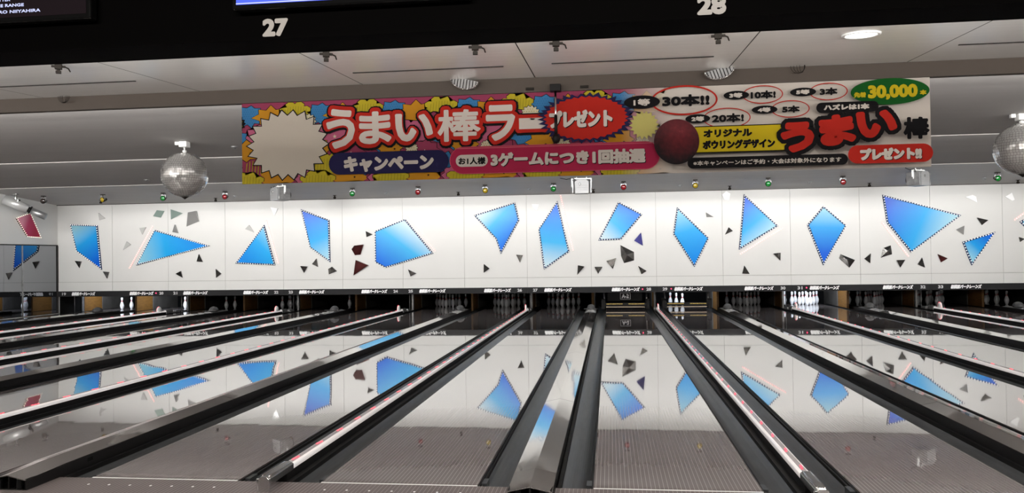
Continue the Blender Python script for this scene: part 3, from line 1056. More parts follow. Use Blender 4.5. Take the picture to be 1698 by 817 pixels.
ORDER = ['dark', 'yellow', 'green', 'red']
first = {}
for i in range(-8, 8):
    x = (i - .5) * P / 2
    y = 14.75
    colr = {0: 'red', 1: 'yellow', 2: 'green'}[(i + 1) % 3]
    if i == -7 + 0:
        colr = 'dark'
    if x < XL + .3:
        continue
    lane_n = 27 + i - 1
    t = thing('spot_lamp', '', 'spot lamp', (x, y, ceil_z(y) - .005), 'coloured spot lamps along the ceiling')
    if not first:
        mb = MB()
        mb.box(-.055, .055, -.035, .035, -.015, .03)
        mb.rod((0, 0, -.06), (0, 0, 0), .010)
        first['mount'] = mb.build('mount_plate', M_CLIP, t)
        mb = MB()
        for s in (-1, 1):
            mb.box(s * .062 - .004, s * .062 + .004, -.012, .012, -.15, -.055)
        mb.box(-.066, .066, -.012, .012, -.062, -.054)
        first['yoke'] = mb.build('yoke', M_STEEL, t)
        R = Matrix.Translation((0, .02, -.135)) @ Matrix.Rotation(math.radians(98), 4, 'X')
        mb = MB()
        mb.lathe([(0, -.11), (.030, -.11), (.045, -.07), (.066, .02), (.070, .055), (.062, .055), (.055, .03)], 20, None, R, cap=False)
        first['can'] = mb.build('lamp_can', M_CLIP, t)
        mb = MB()
        mb.lathe([(.064, .040), (.055, .058), (.03, .068), (0, .071)], 20, None, R, cap=False)
        first['lens'] = mb.build('lens', GLASS['red'], t)
        first['root'] = t
        parts = [first['mount'], first['yoke'], first['can'], first['lens']]
    else:
        for q in ('mount', 'yoke', 'can', 'lens'):
            c = first[q].copy()
            COL.objects.link(c)
            c.parent = t
    for c in t.children:
        if c.name.startswith('lens'):
            c.material_slots[0].link = 'OBJECT'
            c.material_slots[0].material = GLASS[colr]
    t.rotation_euler.z = random.uniform(-.25, .25)
    nb = {'dark': 'dark unlit spot lamp hanging nearest the mirrored corner'}
    t['label'] = nb.get(colr, '%s spot lamp on the ceiling above lane %s by the white wall' % (colr, W_(lane_n)))
mini = None
for i, (x, y, z) in enumerate(DATA['MINI']):
    if mini is None:
        mb = MB()
        mb.lathe([(.05, .012), (.05, -.006), (.018, -.012), (.018, -.035), (.036, -.04), (.036, -.09), (.028, -.092), (.026, -.06), (0, -.06)], 16, None)
        o = mini = mb.build('mini_downlight', M_CLIP)
    else:
        o = mini.copy()
        COL.objects.link(o)
    o.location = (x, y, ceil_z(y))
    tag(o, 'tiny black downlight by the wall top above the join of lanes %s and %s' % (W_(20 + 2 * i), W_(21 + 2 * i)) if i < 7 else 'tiny black downlight by the wall top below the mirror ball at the right edge', 'downlight', 'tiny black downlights along the wall top')
det = None
DL = ['above the blue parallelogram shard', 'between lamps left of the banner middle', 'left of the middle projector', 'above the slim blue kite', 'left of the right-hand red spot lamp', 'left of the last green spot lamp', 'on the middle ceiling step left of the mirror ball', 'on the near ceiling step beside the left end of the banner']
for (x, y, z), lb in zip(DATA['DET'], DL):
    if det is None:
        mb = MB()
        mb.lathe([(.055, .01), (.055, -.010), (.045, -.018), (.022, -.022), (.018, -.04), (0, -.042)], 16, None)
        o = det = mb.build('ceiling_sensor', M_STEEL)
    else:
        o = det.copy()
        COL.objects.link(o)
    o.location = (x, y, ceil_z(y))
    tag(o, 'small round ceiling sensor ' + lb, 'sensor', 'round ceiling sensors')

# effect projectors hung by the wall
def projector(label, x, y, yaw, front):
    z = ceil_z(y)
    t = thing('effect_projector', label, 'projector', (x, y, z), 'box projectors under the ceiling', yaw)
    mb = MB()
    mb.box(-.24, .24, -.015, .015, -.05, -.022)
    for s in (-1, 1):
        mb.box(s * .235 - .012, s * .235 + .012, -.02, .02, -.24, -.03)
        mb.rod((s * .12, 0, -.03), (s * .12, 0, .01), .014)
    mb.build('hanging_frame', M_WHITE, t, bevel=.003)
    mb = MB()
    mb.extrude([(-.16, -.40), (.16, -.40), (.17, -.12), (.10, -.07), (-.10, -.07), (-.17, -.12)], -.17, .17)
    for i in range(4):
        mb.box(-.165, .165, -.1745 + 0, -.17, -.36 + i * .05, -.345 + i * .05)
    mb.build('housing', M_SILVER, t, bevel=.008)
    for s in (-1, 1):
        mb = MB()
        mb.box(s * .215 - .008, s * .215 + .008, -.16, .16, -.38, -.10)
        mb.rod((s * .20, 0, -.22), (s * .255, 0, -.22), .022)
        mb.build('side_plate', M_STEEL, t, bevel=.003)
    mb = MB()
    R = Matrix.Translation((0, .17 * front, -.25)) @ Matrix.Rotation(-math.pi / 2 * front, 4, 'X')
    mb.lathe([(.10, 0), (.10, .08), (.085, .08), (.08, .02), (0, .02)], 20, None, R, cap=False)
    mb.build('lens_tube', M_BLACK, t)
    mb = MB()
    R = Matrix.Translation((-.05, -.172, -.18)) @ Matrix.Rotation(math.pi / 2, 4, 'X')
    mb.lathe([(.026, 0), (.026, .016), (.012, .022), (0, .022)], 14, None, R)
    mb.build('focus_knob', M_CHROME, t)
    mb = MB()
    mb.tube([(-.10, .0, -.08), (-.22, -.04, -.02), (-.36, -.02, -.05), (-.52, 0, -.01)], .008)
    mb.build('power_cable', M_BLACK, t)
    return t
projector('silver box projector under the left end of the banner, with white frame', -6.00, 14.0, math.radians(-38), 1)
projector('silver box projector under the middle of the banner, facing the wall', 1.60, 14.0, math.radians(4), 1)
projector('silver box projector under the right end of the banner, with white frame', 9.30, 14.0, math.radians(40), 1)
# tube projector on the left
t = thing('tube_projector', 'silver tube projector hung in the far left corner above the red shard', 'projector', (-13.55, 14.3, ceil_z(14.3)))
mb = MB()
mb.box(-.05, .05, -.05, .05, -.03, .0)
mb.rod((0, 0, -.26), (0, 0, 0), .03)
mb.box(-.10, .10, -.05, .05, -.30, -.16)
mb.build('hanging_post', M_CHROME, t, bevel=.004)
d = Vector((.62, .35, -.34)).normalized()
mb = MB()
c0 = Vector((0, 0, -.28))
mb.rod(c0 - d * .30, c0 + d * .32, .125, 22)
mb.build('lamp_body', M_BARREL, t)
mb = MB()
mb.rod(c0 + d * .32, c0 + d * .40, .075, 18)
mb.rod(c0 + d * .36, c0 + d * .38, .11, 18)
mb.build('iris_collar', M_BLACK, t)
mb = MB()
mb.rod(c0 + d * .40, c0 + d * .78, .092, 20)
mb.build('lens_tube', M_STEEL, t)

# mirror balls
def mirror_ball(label, x, y, zc, rad):
    t = thing('mirror_ball', label, 'mirror ball', (x, y, ceil_z(y)), 'mirror balls under the ceiling')
    dz = zc - ceil_z(y)
    mb = MB()
    mb.box(-.06, .06, -.06, .06, -.085, 0)
    mb.box(-.14, -.08, -.03, .03, -.05, 0)
    mb.build('motor_box', M_WHITE, t, bevel=.006)
    mb = MB()
    mb.rod((0, 0, dz + rad), (0, 0, -.08), .011)
    mb.rod((0, 0, dz + rad - .01), (0, 0, dz + rad + .03), .03)
    mb.build('hanging_rod', M_WHITE, t)
    mb = MB()
    NR, gap = 30, .0016
    for j in range(NR):
        a0, a1 = -math.pi / 2 + math.pi * j / NR, -math.pi / 2 + math.pi * (j + 1) / NR
        n = max(6, int(2 * math.pi * rad * math.cos((a0 + a1) / 2) / (rad * math.pi / NR)))
        for i in range(n):
            b0, b1 = 2 * math.pi * i / n, 2 * math.pi * (i + 1) / n
            pt = lambda a, b: Vector((math.cos(a) * math.cos(b), math.cos(a) * math.sin(b), math.sin(a)))
            q = [pt(a0, b0), pt(a0, b1), pt(a1, b1), pt(a1, b0)]
            c = sum(q, Vector()) / 4
            tx = Matrix.Rotation(random.gauss(0, .035), 3, c.orthogonal())
            tz = Matrix.Rotation(random.gauss(0, .035), 3, c.cross(c.orthogonal()))
            q = [c + tx @ tz @ ((v - c) * .93) for v in q]
            mb.poly([(v.x * rad, v.y * rad, v.z * rad + dz) for v in q])
    mb.build('mirror_tiles', M_TILE, t)['kind'] = 'stuff'
    mb = MB()
    mb.lathe([(0, -rad * .985)] + [(rad * .985 * math.cos(-math.pi / 2 + math.pi * i / 20), rad * .985 * math.sin(-math.pi / 2 + math.pi * i / 20)) for i in range(1, 20)] + [(0, rad * .985)], 32, None, Matrix.Translation((0, 0, dz)), cap=False)
    mb.lathe([(0, -rad * 1.10), (.012, -rad * 1.08), (.045, -rad * 1.005), (.08, -rad * .96)], 16, None, Matrix.Translation((0, 0, dz)))
    mb.build('ball_core', M_CLIP, t)
M_TILE = mat('mirror_tile', (.90, .89, .87), .20, .7)
mirror_ball('mirror ball on a white rod left of the banner', -4.045, 6.0, 2.795, .335)
mirror_ball('mirror ball on a white rod right of the banner, cut by the right edge', 7.66, 6.0, 2.83, .34)

# ---------------------------------------------------------------- soffit fittings
for i, (x, nm) in enumerate(((-2.523, 'leftmost of the row'), (-.085, 'above the left half of the banner'), (1.183, 'just left of the hanging rod sensor'), (1.846, 'just right of the hanging rod sensor'), (3.128, 'nearest the round downlight'))):
    t = thing('ceiling_clip', 'small dark cable clip on the glossy soffit, ' + nm, 'clip', (x, 1.235, SO(1.235)), 'dark clips along the soffit joint')
    t.rotation_euler.z = (.5, .35, .2, .1, -.1)[i]
    mb = MB()
    mb.box(-.028, .028, -.022, .022, -.045, .006)
    mb.box(-.055, .055, -.010, .010, -.030, -.012)
    mb.build('clip_body', M_CLIP, t, bevel=.003)
    mb = MB()
    mb.rod((0, 0, -.045), (.0, -.0, -.06), .012)
    mb.tube([(.045, 0, -.02), (.075, .02, -.03), (.085, .05, -.05)], .006)
    mb.box(-.02, .02, -.016, .016, -.082, -.058)
    mb.build('clip_hook', M_CLIP, t)
x, y = 4.298, 1.536
t = thing('downlight', 'round recessed downlight glowing white in the glossy soffit', 'downlight', (x, y, SO(y)))
t.rotation_euler.x = math.atan(.08)
mb = MB()
mb.lathe([(.150, .004), (.150, -.008), (.128, -.012), (.118, -.004), (.115, .03)], 32, None, cap=False)
mb.build('trim_ring', M_WHITE, t)
mb = MB()
mb.lathe([(0, -.003), (.119, -.003), (.119, .02), (0, .02)], 32, None)
mb.build('diffuser', M_DIFF, t)
area('downlight_lamp', (x, y, SO(y) - .03), (.2, .2), 14, (0, 0, -1), (1, .95, .88), 150)

for (x, fl_, nm) in ((.79, 1, 'left of the hanging rod sensor'), (3.36, -1, 'above the first-prize figure on the banner')):
    t = thing('louvred_lamp', 'small louvred lamp hanging at the soffit edge, ' + nm, 'lamp', (x, 2.90, SO(2.90)), 'louvred lamps at the soffit edge')
    t.rotation_euler.y = math.radians(14) * fl_
    mb = MB()
    out = [(.15 * math.cos(a), .105 * math.sin(a)) for a in [-math.pi * i / 14 for i in range(15)]]
    mb.extrude(out, -.02, .03)
    mb.build('lamp_shell', M_STEEL, t)
    mb = MB()
    for a, b in zip(out, out[1:]):
        mb.rod((a[0], -.025, a[1]), (b[0], -.025, b[1]), .006)
    mb.build('bright_rim', M_CHROME, t)
    mb = MB()
    for i in range(9):
        xx = -.13 + i * .032
        h = .105 * math.sqrt(max(0, 1 - (xx / .15) ** 2))
        mb.rod((xx, -.026, -.004), (xx + .008, -.026, -h * .96), .004, 6)
    mb.build('louvre_grille', M_CLIP, t)
for x, nm in ((-3.72, 'left of the banner'), (4.12, 'over the right half of the banner')):
    t = tag(MB().build('wire_loop', M_CLIP), 'thin dark wire loops hanging from the soffit edge, ' + nm, 'wire', 'wire loops at the soffit edge')
    mb = MB()
    for k in range(4):
        wd = .07 - .016 * k
        mb.tube([(wd * math.cos(a) + .01 * k, -.0 - .012 * k, .075 * math.sin(a)) for a in [-math.pi * i / 10 for i in range(11)]], .0022, 5)
    bmesh.ops.recalc_face_normals(mb.bm, faces=mb.bm.faces)
    mb.bm.to_mesh(t.data)
    t.location = (x, 2.92, SO(2.92))

t = thing('hanging_sensor', 'black box with a pale rod and black ball hanging before the red starburst', 'sensor', (1.727, 2.90, 3.19))
mb = MB()
mb.box(-.055, .055, -.03, .065, -.005, .065)
mb.build('mount_box', M_BLACK, t, bevel=.004)
mb = MB()
mb.rod((0, 0, -.40), (0, 0, 0), .011)
mb.build('rod', M_CHROME, t)
mb = MB()
mb.rod((0, 0, -.27), (0, 0, -.25), .016)
mb.rod((0, 0, -.46), (0, 0, -.26), .016)
mb.lathe([(0, -.05), (.03, -.04), (.046, 0), (.03, .04), (0, .05)], 18, None, Matrix.Translation((0, 0, -.49)))
mb.build('ball_tip', M_BLACK, t)
for x, nm in ((1.46, 'left of'), (2.02, 'right of')):
    mb = MB()
    mb.box(-.042, .042, -.012, .001, -.014, .014)
    mb.box(-.03, .03, -.018, -.012, -.008, .008)
    tag(mb.build('fascia_plate', M_CLIP, loc=(x, 2.97, 3.232), bevel=.002), 'tiny brown plate on the fascia %s the black sensor box' % nm, 'plate', 'plates on the fascia')

# ---------------------------------------------------------------- overhead consoles
YC = -1.9
t = thing('overhead_console', 'long black overhead console lettered 27 and 28', 'console', (1.75, YC, 2.44))
mb = MB()
q = [(0, .016), (.055, .016), (.45, .60), (0, .60)]
a_, b_ = [(-7, y_, z_) for y_, z_ in q], [(7, y_, z_) for y_, z_ in q]
mb.poly(a_); mb.poly(b_[::-1])
for i in range(4):
    mb.poly([a_[i], b_[i], b_[(i + 1) % 4], a_[(i + 1) % 4]])
mb.build('housing', M_HOUSING, t, bevel=.006)
mb = MB()
mb.box(-7, 7, .12, .60, .115, .128)
mb.box(-7, 7, .588, .60, .115, .168)
mb.build('uplight_shield', M_HOUSING, t)  # added unseen ledge, keeps the uplight's low rays off lanes and pits
for n, x in ((27, .837), (28, 2.675)):
    mb = MB()
    letters(mb, str(n), x - 1.75, .066, .115, .078, -.004, .006)
    mb.build('number', M_NUM, t)
for nm, x0, x1, on in (('with white song credits on a dark screen', -.98, .02, False), ('with a bright blue screen edge', .67, 1.70, True)):
    t = thing('overhead_monitor', 'black overhead monitor ' + nm, 'monitor', ((x0 + x1) / 2, YC - .012, 2.570), 'overhead monitors')
    h = (x1 - x0) / 2
    mb = MB()
    mb.box(-h, h, -.05, -.001, 0, .60)
    mb.build('bezel', M_BEZEL, t, bevel=.008)
    mb = MB()
    mb.box(-h + .02, h - .02, -.052, -.049, .022, .58)
    s = mb.build('screen', M_SCREEN if not on else M_BLUE_SCREEN, t)
    mb = MB()
    if on:
        mb.box(-h + .02, h - .02, -.0535, -.052, .024, .028)
        mb.build('screen_line', M_TEXT_SCREEN, s)
    else:
        letters(mb, 'ORANGE RANGE', .078, .075, .215, .014, -.053, .0008)
        letters(mb, '： SHUICHIRO NIIYAHIRA', .087, .047, .355, .014, -.053, .0008)
        letters(mb, 'LETTER', .080, .101, .08, .014, -.053, .0008)
        mb.build('screen_text', M_TEXT_SCREEN, s)

# ---------------------------------------------------------------- the banner
B0, B1, Z0, Z1 = DATA['BAN']
YB = 2.99
TX = DATA['TX']
ban = thing('campaign_banner', 'wide printed campaign banner hanging under the fascia, comic pattern on its left half', 'banner', ((B0 + B1) / 2, YB, (Z0 + Z1) / 2))
OX, OZ = (B0 + B1) / 2, (Z0 + Z1) / 2


def pm(name, col, fade=False):
    if name != 'banner_cream':
        col = tuple(c * .66 for c in col)                  # inks on matt vinyl
    mt, nt, b = nodes(name)
    b.inputs['Roughness'].default_value = .75
    b.inputs['Specular IOR Level'].default_value = .12
    b.inputs['Base Color'].default_value = (*col, 1)
    if fade:                                               # the print fades out to cream towards the prize list
        tc = nt.nodes.new('ShaderNodeTexCoord')
        sx = nt.nodes.new('ShaderNodeSeparateXYZ')
        mr = nt.nodes.new('ShaderNodeMapRange')
        mr.inputs['From Min'].default_value = 2.38 - OX
        mr.inputs['From Max'].default_value = 2.88 - OX
        mx = nt.nodes.new('ShaderNodeMix'); mx.data_type = 'RGBA'
        mx.inputs[6].default_value = (*col, 1)
        mx.inputs[7].default_value = (*CREAM, 1)
        nt.links.new(tc.outputs['Object'], sx.inputs[0])
        nt.links.new(sx.outputs['X'], mr.inputs['Value'])
        nt.links.new(mr.outputs[0], mx.inputs[0])
        nt.links.new(mx.outputs[2], b.inputs['Base Color'])
    return mt


CREAM = (.50, .45, .40)
INK = (.006, .005, .006)
N_CREAM, N_INK, N_RED, N_NAVY, N_PINK, N_YEL, N_GREEN = pm('banner_cream', CREAM), pm('banner_ink', INK), pm('banner_red', (.52, .022, .012)), pm('banner_navy', (.020, .017, .075)), pm('banner_pink', (.46, .022, .075)), pm('banner_yellow', (.66, .50, .012)), pm('banner_green', (.005, .10, .012))
N_PINK_HI = pm('banner_pink_light', (.66, .12, .17))
F = {k: pm('print_' + k, c, True) for k, c in (('ink', INK), ('yellow', (.56, .45, .025)), ('ochre', (.42, .34, .02)), ('orange', (.60, .27, .015)), ('blue', (.05, .22, .46)), ('deepblue', (.03, .15, .36)), ('magenta', (.34, .05, .11)), ('rose', (.55, .13, .23)), ('cream', (.74, .66, .46)))}
FK = list(F)
mb = MB()
mb.box(B0 - OX, B1 - OX, 0, .006, Z0 - OZ, Z1 - OZ)
mb.build('sheet', N_CREAM, ban)
_y = [0.0]


def lay():
    _y[0] -= .0015
    return _y[0]


# comic pattern, one tile repeated along the banner
def burst(cx, cz, rx, rz, n, inner, jit=.0, seed=0):
    rg = random.Random(seed)
    return [(cx + rx * (1 if i % 2 == 0 else inner) * (1 + rg.uniform(-jit, jit)) * math.cos(math.pi * i / n), cz + rz * (1 if i % 2 == 0 else inner) * (1 + rg.uniform(-jit, jit)) * math.sin(math.pi * i / n)) for i in range(2 * n)]


def cloud(cx, cz, rx, rz, n):
    pts = []
    for i in range(n):
        a0, a1 = 2 * math.pi * i / n, 2 * math.pi * (i + 1) / n
        am = (a0 + a1) / 2
        ca, sa = cx + rx * .86 * math.cos(am), cz + rz * .86 * math.sin(am)
        rr = math.pi / n * 1.05
        for j in range(5):
            b = am - math.pi / 2 * 1.1 + math.pi * 1.1 * j / 4
            pts.append((ca + rx * rr * .95 * math.cos(b), cz + rz * .86 * math.sin(am) + rz * rr * .95 * math.sin(b)))
    return pts


def star(cx, cz, r_):
    return [(cx + r_ * (1 if i % 2 == 0 else .42) * math.cos(math.pi / 2 + math.pi * i / 5), cz + r_ * (1 if i % 2 == 0 else .42) * math.sin(math.pi / 2 + math.pi * i / 5)) for i in range(10)]


def grow(pts, d):
    cx = sum(p[0] for p in pts) / len(pts)
    cz = sum(p[1] for p in pts) / len(pts)
    out = []
    for x, z in pts:
        L = math.hypot(x - cx, z - cz) or 1
        out.append((x + (x - cx) / L * d, z + (z - cz) / L * d))
    return out


T = .80
TILE = [('blue', burst(.08, .80, .17, .13, 9, .72, .1, 1)), ('orange', burst(.33, .78, .20, .13, 8, .70, .12, 2)), ('yellow', cloud(.60, .82, .15, .10, 8)),
        ('magenta', cloud(.55, .66, .16, .10, 9)), ('rose', cloud(.24, .55, .19, .13, 9)), ('blue', burst(.70, .52, .20, .15, 9, .74, .1, 3)), ('orange', burst(.05, .42, .16, .13, 8, .70, .1, 4)),
        ('cream', burst(.74, .72, .10, .09, 14, .78, .03, 5)), ('magenta', burst(.42, .36, .18, .13, 9, .76, .08, 6)), ('yellow', cloud(.18, .24, .17, .11, 8)), ('blue', burst(.62, .24, .19, .12, 10, .75, .1, 7)),
        ('orange', cloud(.40, .13, .16, .10, 8)), ('rose', burst(.72, .10, .14, .11, 8, .74, .1, 8)), ('yellow', cloud(.05, .07, .17, .10, 8)), ('cream', burst(.28, .40, .07, .06, 12, .76, .03, 9))]
mb = MB()
yy = -.0015
for ti in range(-1, 6):
    bx0 = B0 - OX + ti * T
    mb.box(bx0, bx0 + T, -.0012, -.0005, Z0 - OZ, Z1 - OZ, FK.index('magenta'))
    for li, (cn, pts) in enumerate(TILE):
        y0 = -.0016 - li * .0006
        P2 = [(bx0 + x, (z - .5) * (Z1 - Z0) / .88 + 0) for x, z in pts]
        mb.poly([(x, y0, z) for x, z in grow(P2, .007)], FK.index('ink'))
        mb.poly([(x, y0 - .0003, z) for x, z in P2], FK.index(cn))
        cx, cz = sum(p[0] for p in P2) / len(P2), sum(p[1] for p in P2) / len(P2)
        rx = max(p[0] for p in P2) - cx
        rz = max(p[1] for p in P2) - cz
        if cn == 'yellow':                                 # stripes
            for k in range(-4, 5):
                h = rz * .62 * math.sqrt(max(0, 1 - (k / 5) ** 2))
                xx = cx + k * rx * .17
                mb.poly([(xx - .006, y0 - .0005, cz - h), (xx + .004, y0 - .0005, cz - h), (xx + .016, y0 - .0005, cz + h), (xx + .006, y0 - .0005, cz + h)], FK.index('ochre'))
        elif cn in ('blue', 'cream'):                      # dots
            for a in range(-4, 5):
                for b_ in range(-3, 4):
                    xx, zz = cx + (a + .5 * (b_ % 2)) * .026, cz + b_ * .024
                    if ((xx - cx) / rx) ** 2 + ((zz - cz) / rz) ** 2 < .5:
                        mb.poly([(xx + .005 * math.cos(q * math.pi / 3), y0 - .0005, zz + .005 * math.sin(q * math.pi / 3)) for q in range(6)], FK.index('deepblue' if cn == 'blue' else 'ochre'))
        elif cn in ('magenta', 'rose'):
            mb.poly([(x, y0 - .0005, z) for x, z in star(cx, cz, .024)], FK.index('cream'))
        else:
            mb.poly([(x, y0 - .0005, z) for x, z in star(cx + rx * .3, cz - rz * .2, .016)], FK.index('ink'))
for co, no in (((B0 - OX, 0, 0), (-1, 0, 0)), ((2.90 - OX, 0, 0), (1, 0, 0)), ((0, 0, Z0 - OZ), (0, 0, -1)), ((0, 0, Z1 - OZ), (0, 0, 1))):
    bmesh.ops.bisect_plane(mb.bm, geom=mb.bm.verts[:] + mb.bm.edges[:] + mb.bm.faces[:], plane_co=co, plane_no=no, clear_outer=True)
mb.build('comic_print', [F[k] for k in FK], ban)['kind'] = 'stuff'
_y[0] = -.0115


def pill(name, box, m_, rad=None, border=None, hi=None, squash=1.0):
    cx, cz, wd, ht = box
    cx -= OX; cz -= OZ
    rad = min(ht / 2, rad if rad is not None else ht / 2)
    def outline(d):
        pts = []
        for sx, sz, a0 in ((1, 1, 0), (-1, 1, 90), (-1, -1, 180), (1, -1, 270)):
            for k in range(7):
                a = math.radians(a0 + 15 * k)
                pts.append((cx + sx * (wd / 2 - rad) + (rad + d) * math.cos(a), cz + sz * (ht / 2 - rad) + (rad + d) * math.sin(a)))
        return pts
    mb = MB()
    ms = [m_]
    if border:
        y = lay()
        mb.poly([(x, y, z) for x, z in outline(border[1])], 1)
        ms.append(border[0])
    y = lay()
    mb.poly([(x, y, z) for x, z in outline(0)])
    if hi:
        y = lay()
        ms += [hi] * (3 - len(ms))
        mb.poly([(cx - wd / 2 + rad * .5, y, cz + ht / 2 - .018), (cx + wd / 2 - rad * .5, y, cz + ht / 2 - .018), (cx + wd / 2 - rad * .4, y, cz + ht / 2 - .008), (cx - wd / 2 + rad * .4, y, cz + ht / 2 - .008)], len(ms) - 1)
    return mb.build(name, ms, ban)


def word(body, box, m_, bold, shadow=None, parent=None, rot=0., rel=True):
    cx, cz, wd, ht = box
    mb = MB()
    ms = [m_]
    if shadow:
        y = lay()
        letters(mb, body, cx - OX + shadow[1], cz - OZ - shadow[1], wd, ht, y, bold, 0, 1, rot, rel)
        ms.append(shadow[0])
    letters(mb, body, cx - OX, cz - OZ, wd, ht, lay(), bold, 0, 0, rot, rel)
    return mb.build('lettering', ms, parent or ban)


def oval(mb, box, mi=0, ring=None, n=48):
    cx, cz, wd, ht = box
    cx -= OX; cz -= OZ
    y = lay()
    if ring:
        for i in range(n):
            a, b = 2 * math.pi * i / n, 2 * math.pi * (i + 1) / n
            o_, i_ = (wd / 2, ht / 2), (wd / 2 - ring, ht / 2 - ring)
            mb.poly([(cx + o_[0] * math.cos(a), y, cz + o_[1] * math.sin(a)), (cx + o_[0] * math.cos(b), y, cz + o_[1] * math.sin(b)), (cx + i_[0] * math.cos(b), y, cz + i_[1] * math.sin(b)), (cx + i_[0] * math.cos(a), y, cz + i_[1] * math.sin(a))], mi)
    else:
        mb.poly([(cx + wd / 2 * math.cos(2 * math.pi * i / n), y, cz + ht / 2 * math.sin(2 * math.pi * i / n)) for i in range(n)], mi)


# a plain cream burst where the print carries its large motif
sx_, sz_, sw_, sh_ = TX['star']
mb = MB()
y = lay()
mb.poly([(x, y, z) for x, z in burst(sx_ - OX, sz_ - OZ, .47, .395, 22, .84, .02, 11)], 1)
y = lay()
mb.poly([(x, y, z) for x, z in burst(sx_ - OX, sz_ - OZ, .452, .378, 22, .84, .02, 11)])
mb.build('plain_burst', [pm('burst_cream', (.64, .57, .48)), N_INK], ban)
# title with red and dark borders
yI, yR, yW = lay(), lay(), lay()
mb = MB()
for ch, (cx, cz, wd, ht) in DATA['TITLE']:
    letters(mb, ch, cx - OX + .004, cz - OZ - .006, wd, ht, yI, .062, 0, 2, rel=False)
    letters(mb, ch, cx - OX, cz - OZ, wd, ht, yR, .042, 0, 1, rel=False)
    letters(mb, ch, cx - OX, cz - OZ, wd, ht, yW, .017 if ch != '棒' else .010, 0, 0)
    if ch == 'ー':
        mb.poly([(cx - OX - wd / 2, yW, cz - OZ - ht / 2), (cx - OX + wd / 2, yW, cz - OZ - ht / 2), (cx - OX + wd / 2, yW, cz - OZ + ht / 2), (cx - OX - wd / 2, yW, cz - OZ + ht / 2)])
mb.build('title_lettering', [N_CREAM, N_RED, N_INK], ban)
pill('navy_pill', TX['camp_p'], N_NAVY)
word('キャンペーン', TX['camp'], N_CREAM, .012)
pill('pink_pill', TX['pink_p'], N_PINK, None, (N_PINK_HI, .006), N_PINK_HI)
pill('white_pill', TX['pinkw'], N_CREAM)
word('お1人様', TX['hito'], N_INK, .0035)
word('3ゲームにつき1回抽選', TX['game'], N_CREAM, .0095, (N_INK, .007))
# red starburst
cx, cz, wd, ht = TX['burst']
mb = MB()
y = lay()
mb.poly([(x, y, z) for x, z in burst(cx - OX, cz - OZ, wd / 2, ht / 2, 34, .85, .035, 21)], 1)
y = lay()
mb.poly([(x, y, z) for x, z in burst(cx - OX, cz - OZ, wd / 2 * .85, ht / 2 * .85, 34, .93, .015, 22)])
mb.build('red_starburst', [N_RED, N_NAVY], ban)
word('プレゼント', TX['present'], N_CREAM, .012, (N_INK, .008))
cx, cz, wd, ht = TX['yburst']
mb = MB()
y = lay()
mb.poly([(x, y, z) for x, z in burst(cx - OX, cz - OZ, wd / 2, ht / 2, 18, .78, .03, 31)])
mb.build('yellow_burst', pm('pale_yellow', (.62, .55, .17)), ban)
# prize list
for nm, black, tb, ring, amt, ta, rw in DATA['PRIZE']:
    mb = MB()
    oval(mb, ring, 0, rw)
    oval(mb, black, 1)
    mb.build('prize_oval', [N_RED, N_INK], ban)
    word(nm, tb, N_CREAM, .0035)
    word(amt, ta, N_INK, .008 if nm == '1等' else .0055)
mb = MB()
oval(mb, TX['green'])
mb.build('green_oval', N_GREEN, ban)
word('先着', TX['senchaku'], N_YEL, .0035)
word('30,000', TX['n30000'], N_YEL, .010)
word('本', TX['hon'], N_YEL, .004)
# yellow caption box with black rules, printed ball, red name
cx, cz, wd, ht = TX['ybox']
mb = MB()
y = lay()
mb.poly([(cx - OX - wd / 2, y, cz - OZ - ht / 2), (cx - OX + wd / 2, y, cz - OZ - ht / 2), (cx - OX + wd / 2, y, cz - OZ + ht / 2), (cx - OX - wd / 2, y, cz - OZ + ht / 2)], 1)
y = lay()
e = .010
mb.poly([(cx - OX - wd / 2, y, cz - OZ - ht / 2 + e), (cx - OX + wd / 2, y, cz - OZ - ht / 2 + e), (cx - OX + wd / 2, y, cz - OZ + ht / 2 - e), (cx - OX - wd / 2, y, cz - OZ + ht / 2 - e)])
mb.build('yellow_box', [N_YEL, N_INK], ban)
word('オリジナル', TX['ori'], N_INK, .0065)
word('ボウリングデザイン', TX['bow'], N_INK, .0065)
cx, cz, wd, ht = TX['ball']
mt, nt, b = nodes('printed_ball')
tc = nt.nodes.new('ShaderNodeTexCoord')
sub = nt.nodes.new('ShaderNodeVectorMath'); sub.operation = 'SUBTRACT'; sub.inputs[1].default_value = (cx - OX + .03, 0, cz - OZ + .09)
ln = nt.nodes.new('ShaderNodeVectorMath'); ln.operation = 'LENGTH'
nz = nt.nodes.new('ShaderNodeTexNoise'); nz.inputs['Scale'].default_value = 28; nz.inputs['Detail'].default_value = 6
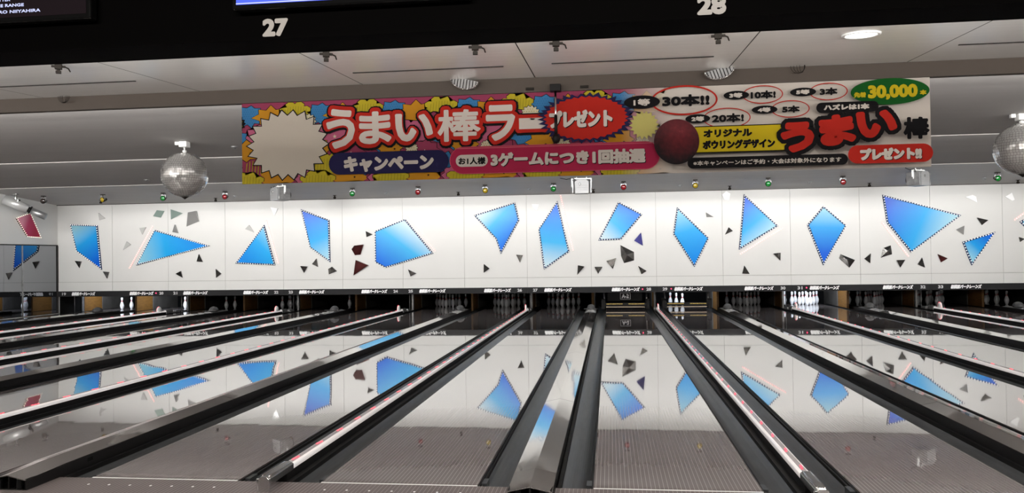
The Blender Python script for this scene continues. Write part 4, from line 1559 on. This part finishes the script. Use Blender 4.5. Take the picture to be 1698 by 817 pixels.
ad = nt.nodes.new('ShaderNodeMath'); ad.operation = 'MULTIPLY_ADD'; ad.inputs[1].default_value = .16; ad.inputs[2].default_value = -.08
ad2 = nt.nodes.new('ShaderNodeMath'); ad2.operation = 'ADD'
rp = nt.nodes.new('ShaderNodeValToRGB')
el = rp.color_ramp.elements
el[0].color, el[1].color, el[1].position = (.32, .05, .065, 1), (.005, .002, .003, 1), .30
e_ = el.new(.08); e_.color = (.12, .010, .015, 1)
b.inputs['Specular IOR Level'].default_value = .1
nt.links.new(tc.outputs['Object'], sub.inputs[0]); nt.links.new(sub.outputs[0], ln.inputs[0])
nt.links.new(tc.outputs['Object'], nz.inputs['Vector']); nt.links.new(nz.outputs['Fac'], ad.inputs[0])
nt.links.new(ln.outputs['Value'], ad2.inputs[0]); nt.links.new(ad.outputs[0], ad2.inputs[1])
nt.links.new(ad2.outputs[0], rp.inputs[0]); nt.links.new(rp.outputs[0], b.inputs['Base Color'])
b.inputs['Roughness'].default_value = .45
mb = MB()
oval(mb, TX['ball'])
mb.build('printed_ball', mt, ban)
yI, yR = lay(), lay()
mb = MB()
for ch, (cx, cz, wd, ht) in DATA['UMAI']:
    letters(mb, ch, cx - OX, cz - OZ, wd - .07, ht - .07, yI, .066, 0, 1, .10, rel=False)
    letters(mb, ch, cx - OX, cz - OZ, wd - .07, ht - .07, yR, .024, 0, 0, .10, rel=False)
mb.build('name_lettering', [N_RED, N_INK], ban)
word('棒', TX['bou'], N_INK, .011)
pill('black_pill', TX['hazure_p'], N_INK)
word('ハズレは1本', TX['hazure'], N_CREAM, .005)
pill('black_bar', TX['bar_p'], N_INK)
word('※本キャンペーンはご予約・大会は対象外になります', TX['bar'], N_CREAM, .0014)
pill('red_pill', TX['red_p'], N_RED)
word('プレゼント!!', TX['red_t'], N_CREAM, .0105, (N_INK, .006))
mb = MB()
for x in (B0 + .2, OX, B1 - .2):
    mb.rod((x - OX, .012, Z1 - OZ - .06), (x - OX, .012, 3.21 - OZ), .006)
mb.build('hanging_wire', M_STEEL, ban)
